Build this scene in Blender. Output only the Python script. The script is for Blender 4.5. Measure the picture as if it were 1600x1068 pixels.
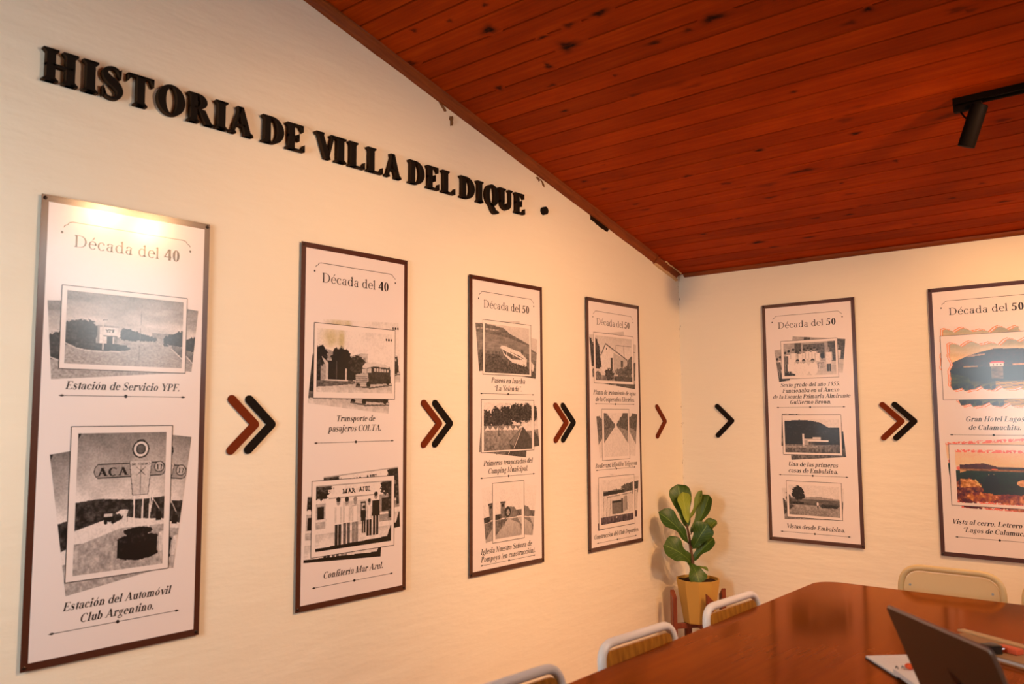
import bpy, bmesh, math, random
import numpy as np
from mathutils import Vector, Matrix

C = bpy.context.scene
COL = C.collection
for o in list(bpy.data.objects):
    bpy.data.objects.remove(o)
random.seed(4)
R = math.radians
ZC = 2.457            # ceiling height at the back wall
SL = 0.262            # ceiling rise per metre towards the camera
AC = math.atan(SL)

# ------------------------------------------------------------------ camera
cam = bpy.data.cameras.new('camera')
cam_o = bpy.data.objects.new('camera', cam)
COL.objects.link(cam_o)
cr = Vector((0.7591470, 0.6508970, -0.0053729))
cu = Vector((0.0624584, -0.0646246, 0.9959531))
cf = Vector((-0.6479157, 0.7564104, 0.0897135))
m = Matrix((cr, cu, -cf)).transposed().to_4x4()
m.translation = Vector((2.9321, -5.2631, 1.45))
cam_o.matrix_world = m
cam.sensor_width = 36
cam.lens = 1300.0 / 1600 * 36
cam.clip_start = 0.02
cam.dof.use_dof = True
cam.dof.focus_distance = 4.9
cam.dof.aperture_fstop = 3.2
C.camera = cam_o

# ------------------------------------------------------------------ world, daylight, exposure
w = bpy.data.worlds.new('world'); C.world = w
w.use_nodes = True
w.node_tree.nodes['Background'].inputs[0].default_value = (0.8, 0.9, 1.0, 1)
w.node_tree.nodes['Background'].inputs[1].default_value = 0.6
vs = C.view_settings
vs.view_transform = 'Standard'; vs.look = 'None'; vs.gamma = 1; vs.use_curve_mapping = False
vs.exposure = 0.21
C.cycles.use_denoising = True
C.cycles.max_bounces = 8
C.cycles.sample_clamp_indirect = 6

WARM = (1.0, 0.525, 0.235)
COOL = (0.88, 0.97, 1.0)
def area(name, loc, target, sx, sy, power, color):
    l = bpy.data.lights.new(name, 'AREA'); l.shape = 'RECTANGLE'; l.size = sx; l.size_y = sy
    l.energy = power; l.color = color
    o = bpy.data.objects.new(name, l); COL.objects.link(o); o.location = loc
    o.rotation_euler = (Vector(target) - Vector(loc)).to_track_quat('-Z', 'Y').to_euler()
    return o
# daylight coming through the two windows of the room (frames are built below)
a_ = area('daylight_front_window', (.85, -6.32, 1.65), (0, -4.2, 1.4), 1.2, 1.3, 36, COOL); a_.data.spread = R(120)
a_ = area('daylight_right_window', (4.72, -2.2, 2.45), (0, -3.1, 1.6), 1.6, 1.2, 22, COOL); a_.data.spread = R(110)

# ------------------------------------------------------------------ material helpers
def hexlin(r, g, b):
    f = lambda c: (c / 255 / 12.92) if c / 255 <= .04045 else ((c / 255 + .055) / 1.055) ** 2.4
    return (f(r), f(g), f(b), 1)
def mat(name, col, rough=.5, spec=.5, metal=0, coat=0, bump=None):
    m = bpy.data.materials.new(name); m.use_nodes = True
    nt = m.node_tree; b = nt.nodes['Principled BSDF']
    b.inputs['Base Color'].default_value = col if len(col) == 4 else (*col, 1)
    b.inputs['Roughness'].default_value = rough
    b.inputs['Specular IOR Level'].default_value = spec
    b.inputs['Metallic'].default_value = metal
    b.inputs['Coat Weight'].default_value = coat
    b.inputs['Coat Roughness'].default_value = .08
    if bump:
        n = nt.nodes.new('ShaderNodeTexNoise'); n.inputs['Scale'].default_value = bump[0]; n.inputs['Detail'].default_value = 3
        tc = nt.nodes.new('ShaderNodeTexCoord'); nt.links.new(tc.outputs['Object'], n.inputs['Vector'])
        bp = nt.nodes.new('ShaderNodeBump'); bp.inputs['Strength'].default_value = bump[1]; bp.inputs['Distance'].default_value = bump[2]
        nt.links.new(n.outputs['Fac'], bp.inputs['Height']); nt.links.new(bp.outputs['Normal'], b.inputs['Normal'])
    return m
class NT:
    """tiny node builder"""
    def __init__(s, m): s.t = m.node_tree; s.b = s.t.nodes['Principled BSDF']
    def n(s, typ, **kw):
        x = s.t.nodes.new(typ)
        for k, v in kw.items(): setattr(x, k, v)
        return x
    def l(s, a, b): s.t.links.new(a, b)
    def math(s, op, a, b=0.0, c=None):
        x = s.n('ShaderNodeMath', operation=op)
        for i, v in enumerate((a, b) if c is None else (a, b, c)):
            if isinstance(v, (int, float)): x.inputs[i].default_value = v
            else: s.l(v, x.inputs[i])
        return x.outputs[0]
    def mix(s, fac, a, b, typ='MIX'):
        x = s.n('ShaderNodeMix', data_type='RGBA', blend_type=typ)
        for sock, v in ((x.inputs[0], fac), (x.inputs[6], a), (x.inputs[7], b)):
            if isinstance(v, (int, float)): sock.default_value = v
            elif isinstance(v, tuple): sock.default_value = v if len(v) == 4 else (*v, 1)
            else: s.l(v, sock)
        return x.outputs[2]
    def noise(s, vec, scale, detail=4, rough=.55):
        x = s.n('ShaderNodeTexNoise'); x.inputs['Scale'].default_value = scale
        x.inputs['Detail'].default_value = detail; x.inputs['Roughness'].default_value = rough
        s.l(vec, x.inputs['Vector']); return x.outputs['Fac']
    def scaled(s, vec, sc):
        x = s.n('ShaderNodeMapping'); x.inputs['Scale'].default_value = sc; s.l(vec, x.inputs['Vector']); return x.outputs[0]
    def ramp(s, fac, stops):
        x = s.n('ShaderNodeValToRGB'); e = x.color_ramp.elements
        while len(e) < len(stops): e.new(.5)
        for i, (p, c) in enumerate(stops): e[i].position = p; e[i].color = c if len(c) == 4 else (*c, 1)
        s.l(fac, x.inputs[0]); return x.outputs[0]

# painted masonry wall: brush streaks, faint courses, lumps
def wall_mat(name, crack):
    m = mat(name, (.8, .7, .5, 1), .62, .3); q = NT(m)
    tc = q.n('ShaderNodeTexCoord').outputs['Object']
    n1 = q.noise(q.scaled(tc, (1, 1, 2.2)), 1.3, 4)
    col = q.mix(n1, (.87, .785, .635, 1), (.835, .745, .59, 1))
    sep = q.n('ShaderNodeSeparateXYZ'); q.l(tc, sep.inputs[0])
    n2 = q.noise(q.scaled(tc, (1, 1, 2.4)), 7.0, 6, .6)
    n3 = q.noise(q.scaled(tc, (1, 1, 4.5)), 2.2, 3, .5)
    n4 = q.noise(tc, 60, 3, .6)
    br = q.n('ShaderNodeTexBrick'); br.inputs['Scale'].default_value = 1
    br.inputs['Brick Width'].default_value = .27; br.inputs['Row Height'].default_value = .085
    br.inputs['Mortar Size'].default_value = .02; br.inputs['Mortar Smooth'].default_value = 1
    cmb = q.n('ShaderNodeCombineXYZ'); q.l(q.math('ADD', sep.outputs[0], sep.outputs[1]), cmb.inputs[0]); q.l(sep.outputs[2], cmb.inputs[1])
    dist = q.n('ShaderNodeVectorMath', operation='MULTIPLY_ADD')
    ns = q.n('ShaderNodeTexNoise'); ns.inputs['Scale'].default_value = 3; q.l(tc, ns.inputs['Vector'])
    q.l(ns.outputs['Color'], dist.inputs[0]); dist.inputs[1].default_value = (.03, .03, 0); q.l(cmb.outputs[0], dist.inputs[2])
    q.l(dist.outputs[0], br.inputs['Vector'])
    hgt = q.math('ADD', q.math('MULTIPLY', n2, .30), q.math('MULTIPLY', n3, .95))
    hgt = q.math('ADD', hgt, q.math('MULTIPLY', br.outputs['Fac'], -.022))
    hgt = q.math('ADD', hgt, q.math('MULTIPLY', n4, .03))
    bp = q.n('ShaderNodeBump'); bp.inputs['Strength'].default_value = .45; bp.inputs['Distance'].default_value = .016
    q.l(hgt, bp.inputs['Height']); q.l(bp.outputs[0], q.b.inputs['Normal'])
    # broken specks of plaster along the corner
    if crack:
        dd = q.math('ABSOLUTE', sep.outputs[crack - 1])
        near = q.math('LESS_THAN', dd, .012)
        sp = q.math('GREATER_THAN', q.noise(q.scaled(tc, (3, 3, 1)), 26, 3, .7), .63)
        hi = q.math('GREATER_THAN', sep.outputs[2], .9)
        col = q.mix(q.math('MULTIPLY', q.math('MULTIPLY', near, sp), q.math('MULTIPLY', hi, .75)), col, (.16, .08, .035, 1))
    q.l(col, q.b.inputs['Base Color'])
    return m
M = {}
M['wall_l'] = wall_mat('painted_wall', 2)
M['wall_b'] = wall_mat('painted_wall_end', 1)
M['plain_wall'] = mat('plain_wall', (.80, .70, .52, 1), .7, .3, bump=(9, .3, .01))

def wood(name, c0, c1, axis_scale, rough=.4, coat=0., freq=9, spec=.5, knot=False, board=None):
    m = mat(name, c0, rough, spec, coat=coat); q = NT(m)
    tc = q.n('ShaderNodeTexCoord').outputs['Object']
    n1 = q.noise(q.scaled(tc, axis_scale), freq, 6, .6)
    n2 = q.noise(q.scaled(tc, tuple(a * 4 for a in axis_scale)), freq, 3, .6)
    f = q.math('ADD', q.math('MULTIPLY', n1, .75), q.math('MULTIPLY', n2, .25))
    col = q.mix(q.ramp(f, [(.32, (0, 0, 0)), (.68, (1, 1, 1))]), c0, c1)
    q.l(col, q.b.inputs['Base Color'])
    return m

# varnished pine ceiling: one tint per board, long grain, knots from the mesh attribute
PITCH = .1085 / math.cos(AC); POFF = .0065 / math.cos(AC)
m = mat('ceiling_pine', (.3, .05, .01, 1), .5, .03); q = NT(m)
tc = q.n('ShaderNodeTexCoord').outputs['Object']
sep = q.n('ShaderNodeSeparateXYZ'); q.l(tc, sep.inputs[0])
bid = q.math('FLOOR', q.math('DIVIDE', q.math('SUBTRACT', q.math('MULTIPLY', sep.outputs[1], -1), POFF), PITCH))
wn = q.n('ShaderNodeTexWhiteNoise', noise_dimensions='1D'); q.l(bid, wn.inputs['W'])
cmb = q.n('ShaderNodeCombineXYZ')
q.l(q.math('ADD', sep.outputs[0], q.math('MULTIPLY', bid, 3.7)), cmb.inputs[0]); q.l(sep.outputs[1], cmb.inputs[1]); q.l(bid, cmb.inputs[2])
g1 = q.noise(q.scaled(cmb.outputs[0], (.8, 22, 1)), 2.0, 7, .62)
g2 = q.noise(q.scaled(cmb.outputs[0], (2.2, 6, 1)), 1.3, 4, .55)
g3 = q.noise(q.scaled(cmb.outputs[0], (5, 200, 1)), 1.0, 3, .6)
f = q.math('ADD', q.math('ADD', q.math('MULTIPLY', g1, .45), q.math('MULTIPLY', g2, .4)), q.math('MULTIPLY', g3, .15))
col = q.ramp(f, [(.28, (.20, .018, .0006)), (.52, (.33, .036, .0010)), (.74, (.47, .064, .002))])
tint = q.math('ADD', q.math('MULTIPLY', wn.outputs[0], .30), .84)
tv = q.n('ShaderNodeCombineXYZ'); [q.l(tint, tv.inputs[i]) for i in range(3)]
col = q.mix(1.0, col, tv.outputs[0], 'MULTIPLY')
at = q.n('ShaderNodeAttribute', attribute_name='knot')
kn = q.noise(q.scaled(tc, (14, 30, 1)), 3.0, 4, .6)
kf = q.math('MULTIPLY', at.outputs['Fac'], q.math('ADD', q.math('MULTIPLY', kn, 1.0), .42))
kf = q.ramp(kf, [(.05, (0, 0, 0)), (.45, (.45, .45, .45)), (.95, (1, 1, 1))])
col = q.mix(kf, col, (.020, .004, .001, 1))
q.l(col, q.b.inputs['Base Color'])
bp = q.n('ShaderNodeBump'); bp.inputs['Strength'].default_value = .25; bp.inputs['Distance'].default_value = .002
q.l(g1, bp.inputs['Height']); q.l(bp.outputs[0], q.b.inputs['Normal'])
M['ceiling'] = m

M['trim'] = wood('trim_wood', (.16, .032, .006, 1), (.27, .062, .011, 1), (.6, .6, 8), .5, freq=5, spec=.15)
M['trim_raw'] = mat('bare_split_wood', (.62, .40, .20, 1), .7, .2, bump=(60, .4, .004))
M['hole'] = mat('dark_hollow', (.02, .009, .004, 1), .95, .05)
M['mud'] = mat('dried_mud', (.20, .09, .035, 1), .95, .1, bump=(80, .8, .006))
M['floor'] = mat('terracotta_floor', (.42, .19, .09, 1), .35, .5)
M['border'] = mat('brown_print_border', hexlin(74, 36, 22), .17, .42)
M['panel'] = mat('laminated_white_print', (.82, .725, .70, 1), .15, .40)
M['print_white'] = mat('photo_paper_white', (.82, .715, .68, 1), .15, .40)
M['ink'] = mat('black_ink', (.016, .010, .009, 1), .15, .40)
M['letter'] = mat('black_letter_board', (.010, .006, .0035, 1), .75, .12)
M['letter_side'] = mat('bounce_lit_letter_side', (.040, .019, .008, 1), .85, .1)  # lighter than the face: bounce light on the undersides put into the colour
M['chev_brown'] = mat('brown_chevron_board', hexlin(108, 42, 12), .8, .12)
M['chev_black'] = mat('black_chevron_board', (.010, .006, .004, 1), .8, .12)
M['screw'] = mat('dark_screw', (.03, .016, .01, 1), .35, .5, .6)
M['steel'] = mat('steel', (.55, .52, .5, 1), .3, .5, 1)
M['table'] = wood('varnished_table_veneer', (.22, .050, .0022, 1), (.31, .082, .0035, 1), (5, .35, 1), .12, .0, 2, .015)
M['table'].node_tree.nodes['Principled BSDF'].inputs['Metallic'].default_value = .42   # varnish over dense grain: reflections take the wood's colour
M['table'].node_tree.nodes['Principled BSDF'].inputs['Specular Tint'].default_value = (1, .5, .14, 1)
M['table_edge'] = mat('table_edge_band', (.10, .030, .010, 1), .3, .5)
M['white_tube'] = mat('white_enamel_tube', (.82, .78, .76, 1), .25, .5)
M['cream_tube'] = mat('cream_enamel_tube', (.74, .54, .26, 1), .35, .4)
M['cream_panel'] = mat('cream_sheet', (.92, .66, .34, 1), .55, .2)
M['slat'] = wood('varnished_plywood', (.25, .075, .006, 1), (.56, .24, .03, 1), (14, 14, .8), .3, .2, 5)
M['rubber'] = mat('black_rubber', (.02, .02, .02, 1), .7)
M['leaf'] = None
M['pot'] = mat('mustard_ceramic', (.50, .285, .06, 1), .6, .2)
M['pot_in'] = M['pot']
M['soil'] = mat('potting_soil', (.045, .022, .012, 1), .95, .1, bump=(70, 1, .01))
M['stem'] = mat('woody_stem', (.12, .06, .03, 1), .8, .2)
M['stand'] = wood('stand_wood', (.15, .028, .010, 1), (.24, .052, .017, 1), (8, 8, .7), .4, .1, 5)
M['black_metal'] = mat('black_powder_coat', (.004, .002, .001, 1), .6, .06)
M['track_slot'] = mat('track_conductor', (.42, .26, .13, 1), .4, .5, .5)
M['laptop'] = mat('brushed_grey_aluminium', (.15, .068, .030, 1), .5, .35, .3)
M['laptop_edge'] = mat('bright_aluminium_edge', (.50, .42, .38, 1), .35, .5, .6)
M['laptop_dark'] = mat('black_plastic', (.015, .014, .014, 1), .35, .5)
M['logo'] = mat('dark_polished_emblem', (.03, .018, .014, 1), .25, .6)
M['paper'] = mat('white_paper', (.80, .76, .74, 1), .7, .2)
M['kraft'] = mat('kraft_board', (.40, .22, .10, 1), .7, .2)
M['cover'] = mat('dark_cover', (.03, .022, .02, 1), .5, .4)
M['orange'] = mat('orange_plastic', (.85, .11, .02, 1), .35, .5)
M['red_pink'] = mat('coral_rubber', (.75, .13, .05, 1), .5, .4)
M['glass'] = mat('window_glass', (1, 1, 1, 1), .0); M['glass'].node_tree.nodes['Principled BSDF'].inputs['Transmission Weight'].default_value = 1
M['white_frame'] = mat('white_window_frame', (.8, .78, .74, 1), .4)
m = mat('lamp_lens', (0, 0, 0, 1), .4); b = m.node_tree.nodes['Principled BSDF']
b.inputs['Emission Color'].default_value = (1, .72, .38, 1); b.inputs['Emission Strength'].default_value = 60
M['lens'] = m
m = mat('fig_leaf', (.05, .12, .02, 1), .45, .4); q = NT(m)
uvn = q.n('ShaderNodeUVMap'); sep = q.n('ShaderNodeSeparateXYZ'); q.l(uvn.outputs[0], sep.inputs[0])
au = q.math('ABSOLUTE', q.math('SUBTRACT', sep.outputs[0], .5))
mid = q.math('LESS_THAN', au, .022)
vv = q.math('FRACT', q.math('SUBTRACT', q.math('MULTIPLY', sep.outputs[1], 7.0), q.math('MULTIPLY', au, 5.0)))
vein = q.math('MULTIPLY', q.math('LESS_THAN', vv, .10), .55)
vv2 = q.math('MAXIMUM', mid, vein)
tc = q.n('ShaderNodeTexCoord').outputs['Object']
nz = q.noise(tc, 14, 3)
oi = q.n('ShaderNodeAttribute', attribute_name='youth')
base = q.mix(nz, (.018, .052, .004, 1), (.038, .095, .008, 1))
base = q.mix(oi.outputs['Fac'], base, (.30, .36, .035, 1))
col = q.mix(vv2, base, q.mix(oi.outputs['Fac'], (.12, .20, .03, 1), (.42, .46, .08, 1)))
q.l(col, q.b.inputs['Base Color'])
bp = q.n('ShaderNodeBump'); bp.inputs['Strength'].default_value = .5; bp.inputs['Distance'].default_value = .003; bp.invert = True
q.l(vv2, bp.inputs['Height']); q.l(bp.outputs[0], q.b.inputs['Normal'])
M['leaf'] = m
m = mat('printed_picture', (.5, .5, .5, 1), .15, .40); q = NT(m)
at = q.n('ShaderNodeAttribute', attribute_name='print'); q.l(at.outputs['Color'], q.b.inputs['Base Color'])
M['picture'] = m
for k_ in ('border', 'panel', 'print_white', 'ink', 'picture'):      # laminate film: a broad soft lobe over the sharp one
    b_ = M[k_].node_tree.nodes['Principled BSDF']; b_.inputs['Coat Weight'].default_value = .55; b_.inputs['Coat Roughness'].default_value = .34

# ------------------------------------------------------------------ object helpers
def link(name, me, mt, parent=None, loc=None, rot=None, smooth=False):
    o = bpy.data.objects.new(name, me); COL.objects.link(o)
    if mt is not None and not me.materials:
        for x in (mt if isinstance(mt, (list, tuple)) else [mt]): me.materials.append(M[x] if isinstance(x, str) else x)
    if parent: o.parent = parent
    if loc is not None: o.location = loc
    if rot is not None: o.rotation_euler = rot
    if smooth:
        for p in me.polygons: p.use_smooth = True
    return o
def obj(name, bm, mt, parent=None, loc=None, rot=None, smooth=False, autos=None):
    me = bpy.data.meshes.new(name); bm.normal_update(); bm.to_mesh(me); bm.free()
    o = link(name, me, mt, parent, loc, rot, smooth)
    if autos:
        for p in me.polygons: p.use_smooth = True
        me.set_sharp_from_angle(angle=R(autos))
    return o
def thing(name, label, cat, loc=(0, 0, 0), rz=0, group=None):
    o = bpy.data.objects.new(name, None); COL.objects.link(o)
    o.empty_display_size = .05
    o.location = loc; o.rotation_euler = (0, 0, rz); return tag(o, label, cat, group)
def tag(o, label, cat, group=None):
    o['label'] = label; o['category'] = cat
    if group: o['group'] = group
    return o
def struct(o): o['kind'] = 'structure'; return o
def add_box(bm, x0, x1, y0, y1, z0, z1, bevel=0, mi=0, mtx=None):
    vs_ = [bm.verts.new(Vector(p)) for p in ((x0, y0, z0), (x1, y0, z0), (x1, y1, z0), (x0, y1, z0), (x0, y0, z1), (x1, y0, z1), (x1, y1, z1), (x0, y1, z1))]
    fs = [bm.faces.new([vs_[i] for i in f]) for f in ((0, 3, 2, 1), (4, 5, 6, 7), (0, 1, 5, 4), (1, 2, 6, 5), (2, 3, 7, 6), (3, 0, 4, 7))]
    for f_ in fs: f_.material_index = mi
    if bevel:
        es = list({e for f_ in fs for e in f_.edges})
        r = bmesh.ops.bevel(bm, geom=es, offset=bevel, segments=2, affect='EDGES', profile=.6)
        vs_ = list({v for f_ in r['faces'] for v in f_.verts} | {v for v in vs_ if v.is_valid})
    if mtx is not None: bmesh.ops.transform(bm, matrix=mtx, verts=[v for v in vs_ if v.is_valid])
    return vs_
def box(name, x0, x1, y0, y1, z0, z1, mt, parent=None, bevel=0):
    bm = bmesh.new(); add_box(bm, x0, x1, y0, y1, z0, z1, bevel); return obj(name, bm, mt, parent, autos=40 if bevel else None)
def add_tube(bm, pts, r, seg=12, cap=True, radii=None):
    pts = [Vector(p) for p in pts]; rings = []
    t0 = (pts[1] - pts[0]).normalized()
    up = Vector((0, 0, 1)) if abs(t0.z) < .9 else Vector((1, 0, 0))
    nrm = t0.cross(up).normalized(); prev = t0
    for i, p in enumerate(pts):
        t = (pts[min(i + 1, len(pts) - 1)] - pts[max(i - 1, 0)]).normalized()
        nrm = (prev.rotation_difference(t) @ nrm).normalized(); prev = t
        b_ = t.cross(nrm); rr = radii[i] if radii else r
        rings.append([bm.verts.new(p + rr * (math.cos(2 * math.pi * k / seg) * nrm + math.sin(2 * math.pi * k / seg) * b_)) for k in range(seg)])
    for a, b_ in zip(rings, rings[1:]):
        for k in range(seg): bm.faces.new((a[k], a[(k + 1) % seg], b_[(k + 1) % seg], b_[k]))
    if cap: bm.faces.new(rings[0][::-1]); bm.faces.new(rings[-1])
def tube(name, pts, r, mt, parent=None, seg=12, radii=None):
    bm = bmesh.new(); add_tube(bm, pts, r, seg, radii=radii); return obj(name, bm, mt, parent, autos=50)
def fillet(pts, rad, n=6):
    """polyline with rounded corners"""
    pts = [Vector(p) for p in pts]; out = [pts[0]]
    for a, b_, c in zip(pts, pts[1:], pts[2:]):
        d1, d2 = (a - b_), (c - b_); k = min(rad, d1.length * .48, d2.length * .48)
        p0, p1 = b_ + d1.normalized() * k, b_ + d2.normalized() * k
        for i in range(n + 1):
            t = i / n; out.append((1 - t) ** 2 * p0 + 2 * t * (1 - t) * b_ + t * t * p1)
    out.append(pts[-1]); return out
def add_prism(bm, poly, axis, d0, d1, mi=(0, 0, 0)):
    """extrude a 2D polygon; axis 'y': poly is (x,z); axis 'z': poly is (x,y)"""
    f3 = (lambda p, d: Vector((p[0], d, p[1]))) if axis == 'y' else ((lambda p, d: Vector((p[0], p[1], d))) if axis == 'z' else (lambda p, d: Vector((d, p[0], p[1]))))
    a = [bm.verts.new(f3(p, d0)) for p in poly]; b_ = [bm.verts.new(f3(p, d1)) for p in poly]
    n = len(poly)
    f = bm.faces.new(a); f.material_index = mi[0]
    f = bm.faces.new(b_[::-1]); f.material_index = mi[1]
    for i in range(n):
        f = bm.faces.new((a[i], b_[i], b_[(i + 1) % n], a[(i + 1) % n])); f.material_index = mi[2]
def rrect(x0, x1, y0, y1, r, n=6):
    out = []
    for cx, cy, a in ((x1 - r, y0 + r, -90), (x1 - r, y1 - r, 0), (x0 + r, y1 - r, 90), (x0 + r, y0 + r, 180)):
        for i in range(n + 1):
            t = R(a + 90 * i / n); out.append((cx + r * math.cos(t), cy + r * math.sin(t)))
    return out
# ------------------------------------------------------------------ lettering: a Roman face drawn from stems, bowls and serifs (cap height 1)
class Pen:
    def __init__(s, T, t, serif=.09, st=None, seg=22):
        s.T = T; s.t = t; s.sv = serif; s.st = st or t; s.seg = seg; s.P = []
    def q(s, *p): s.P.append([tuple(a) for a in p])
    def rect(s, x0, y0, x1, y1): s.q((x0, y0), (x1, y0), (x1, y1), (x0, y1))
    def serif(s, x0, x1, y, up, l=1, r=1):
        """foot (up=1) or head (up=-1) serif under a stem x0..x1 at y, bracketed"""
        v = s.sv; k = s.st; yy = sorted((y, y + up * k)); s.rect(x0 - v * l, yy[0], x1 + v * r, yy[1])
        b = v * .75
        if l: s.tri((x0 - b, y + up * k), (x0, y + up * k), (x0, y + up * (k + b)))
        if r: s.tri((x1 + b, y + up * k), (x1, y + up * (k + b)), (x1, y + up * k))
    def tri(s, a, b, c):
        if (b[0] - a[0]) * (c[1] - a[1]) - (b[1] - a[1]) * (c[0] - a[0]) < 0: b, c = c, b
        s.q(a, b, c)
    def stem(s, x, y0=0., y1=1., foot='lr', head='lr', w=None):
        w = w or s.T; s.rect(x, y0, x + w, y1)
        if foot: s.serif(x, x + w, y0, 1, 'l' in foot, 'r' in foot)
        if head == 'f': s.q((x - s.sv * 1.1, y1 - .10), (x + .001, y1 - .17), (x + w, y1), (x + w * .7, y1 + .01))
        elif head: s.serif(x, x + w, y1, -1, 'l' in head, 'r' in head)
    def diag(s, x0, y0, x1, y1, w):
        if y0 > y1: x0, y0, x1, y1 = x1, y1, x0, y0
        s.q((x0, y0), (x0 + w, y0), (x1 + w, y1), (x1, y1))
    def bowl(s, cx, cy, rx, ry, a0, a1, th=None, tn=None):
        th = th or s.T; tn = tn or s.t; n = max(4, int(s.seg * abs(a1 - a0) / 360) + 1); o = []; i_ = []
        for k in range(n + 1):
            a = R(a0 + (a1 - a0) * k / n); c, d = math.cos(a), math.sin(a)
            o.append((cx + rx * c, cy + ry * d)); i_.append((cx + (rx - th) * c, cy + (ry - tn) * d))
        for k in range(n): s.q(i_[k], o[k], o[k + 1], i_[k + 1]) if a1 > a0 else s.q(i_[k + 1], o[k + 1], o[k], i_[k])
    def disc(s, cx, cy, r, n=10): s.q(*[(cx + r * math.cos(2 * math.pi * k / n), cy + r * math.sin(2 * math.pi * k / n)) for k in range(n)])
    def path(s, pts, ws):
        """variable-width brush"""
        n = len(pts)
        L = []; Rr = []
        for i, p in enumerate(pts):
            a = pts[max(i - 1, 0)]; b = pts[min(i + 1, n - 1)]; dx, dy = b[0] - a[0], b[1] - a[1]; l = math.hypot(dx, dy) or 1
            h = ws[i] / 2; L.append((p[0] - dy / l * h, p[1] + dx / l * h)); Rr.append((p[0] + dy / l * h, p[1] - dx / l * h))
        for i in range(n - 1): s.q(Rr[i], Rr[i + 1], L[i + 1], L[i])
def spl(pts, n=5):
    out = []
    for i in range(len(pts) - 1):
        p0, p1, p2, p3 = pts[max(i - 1, 0)], pts[i], pts[i + 1], pts[min(i + 2, len(pts) - 1)]
        for k in range(n):
            t = k / n
            out.append(tuple(.5 * (2 * b + (c - a) * t + (2 * a - 5 * b + 4 * c - d) * t * t + (3 * b - a - 3 * c + d) * t ** 3) for a, b, c, d in zip(p0, p1, p2, p3)))
    out.append(pts[-1]); return out
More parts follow.
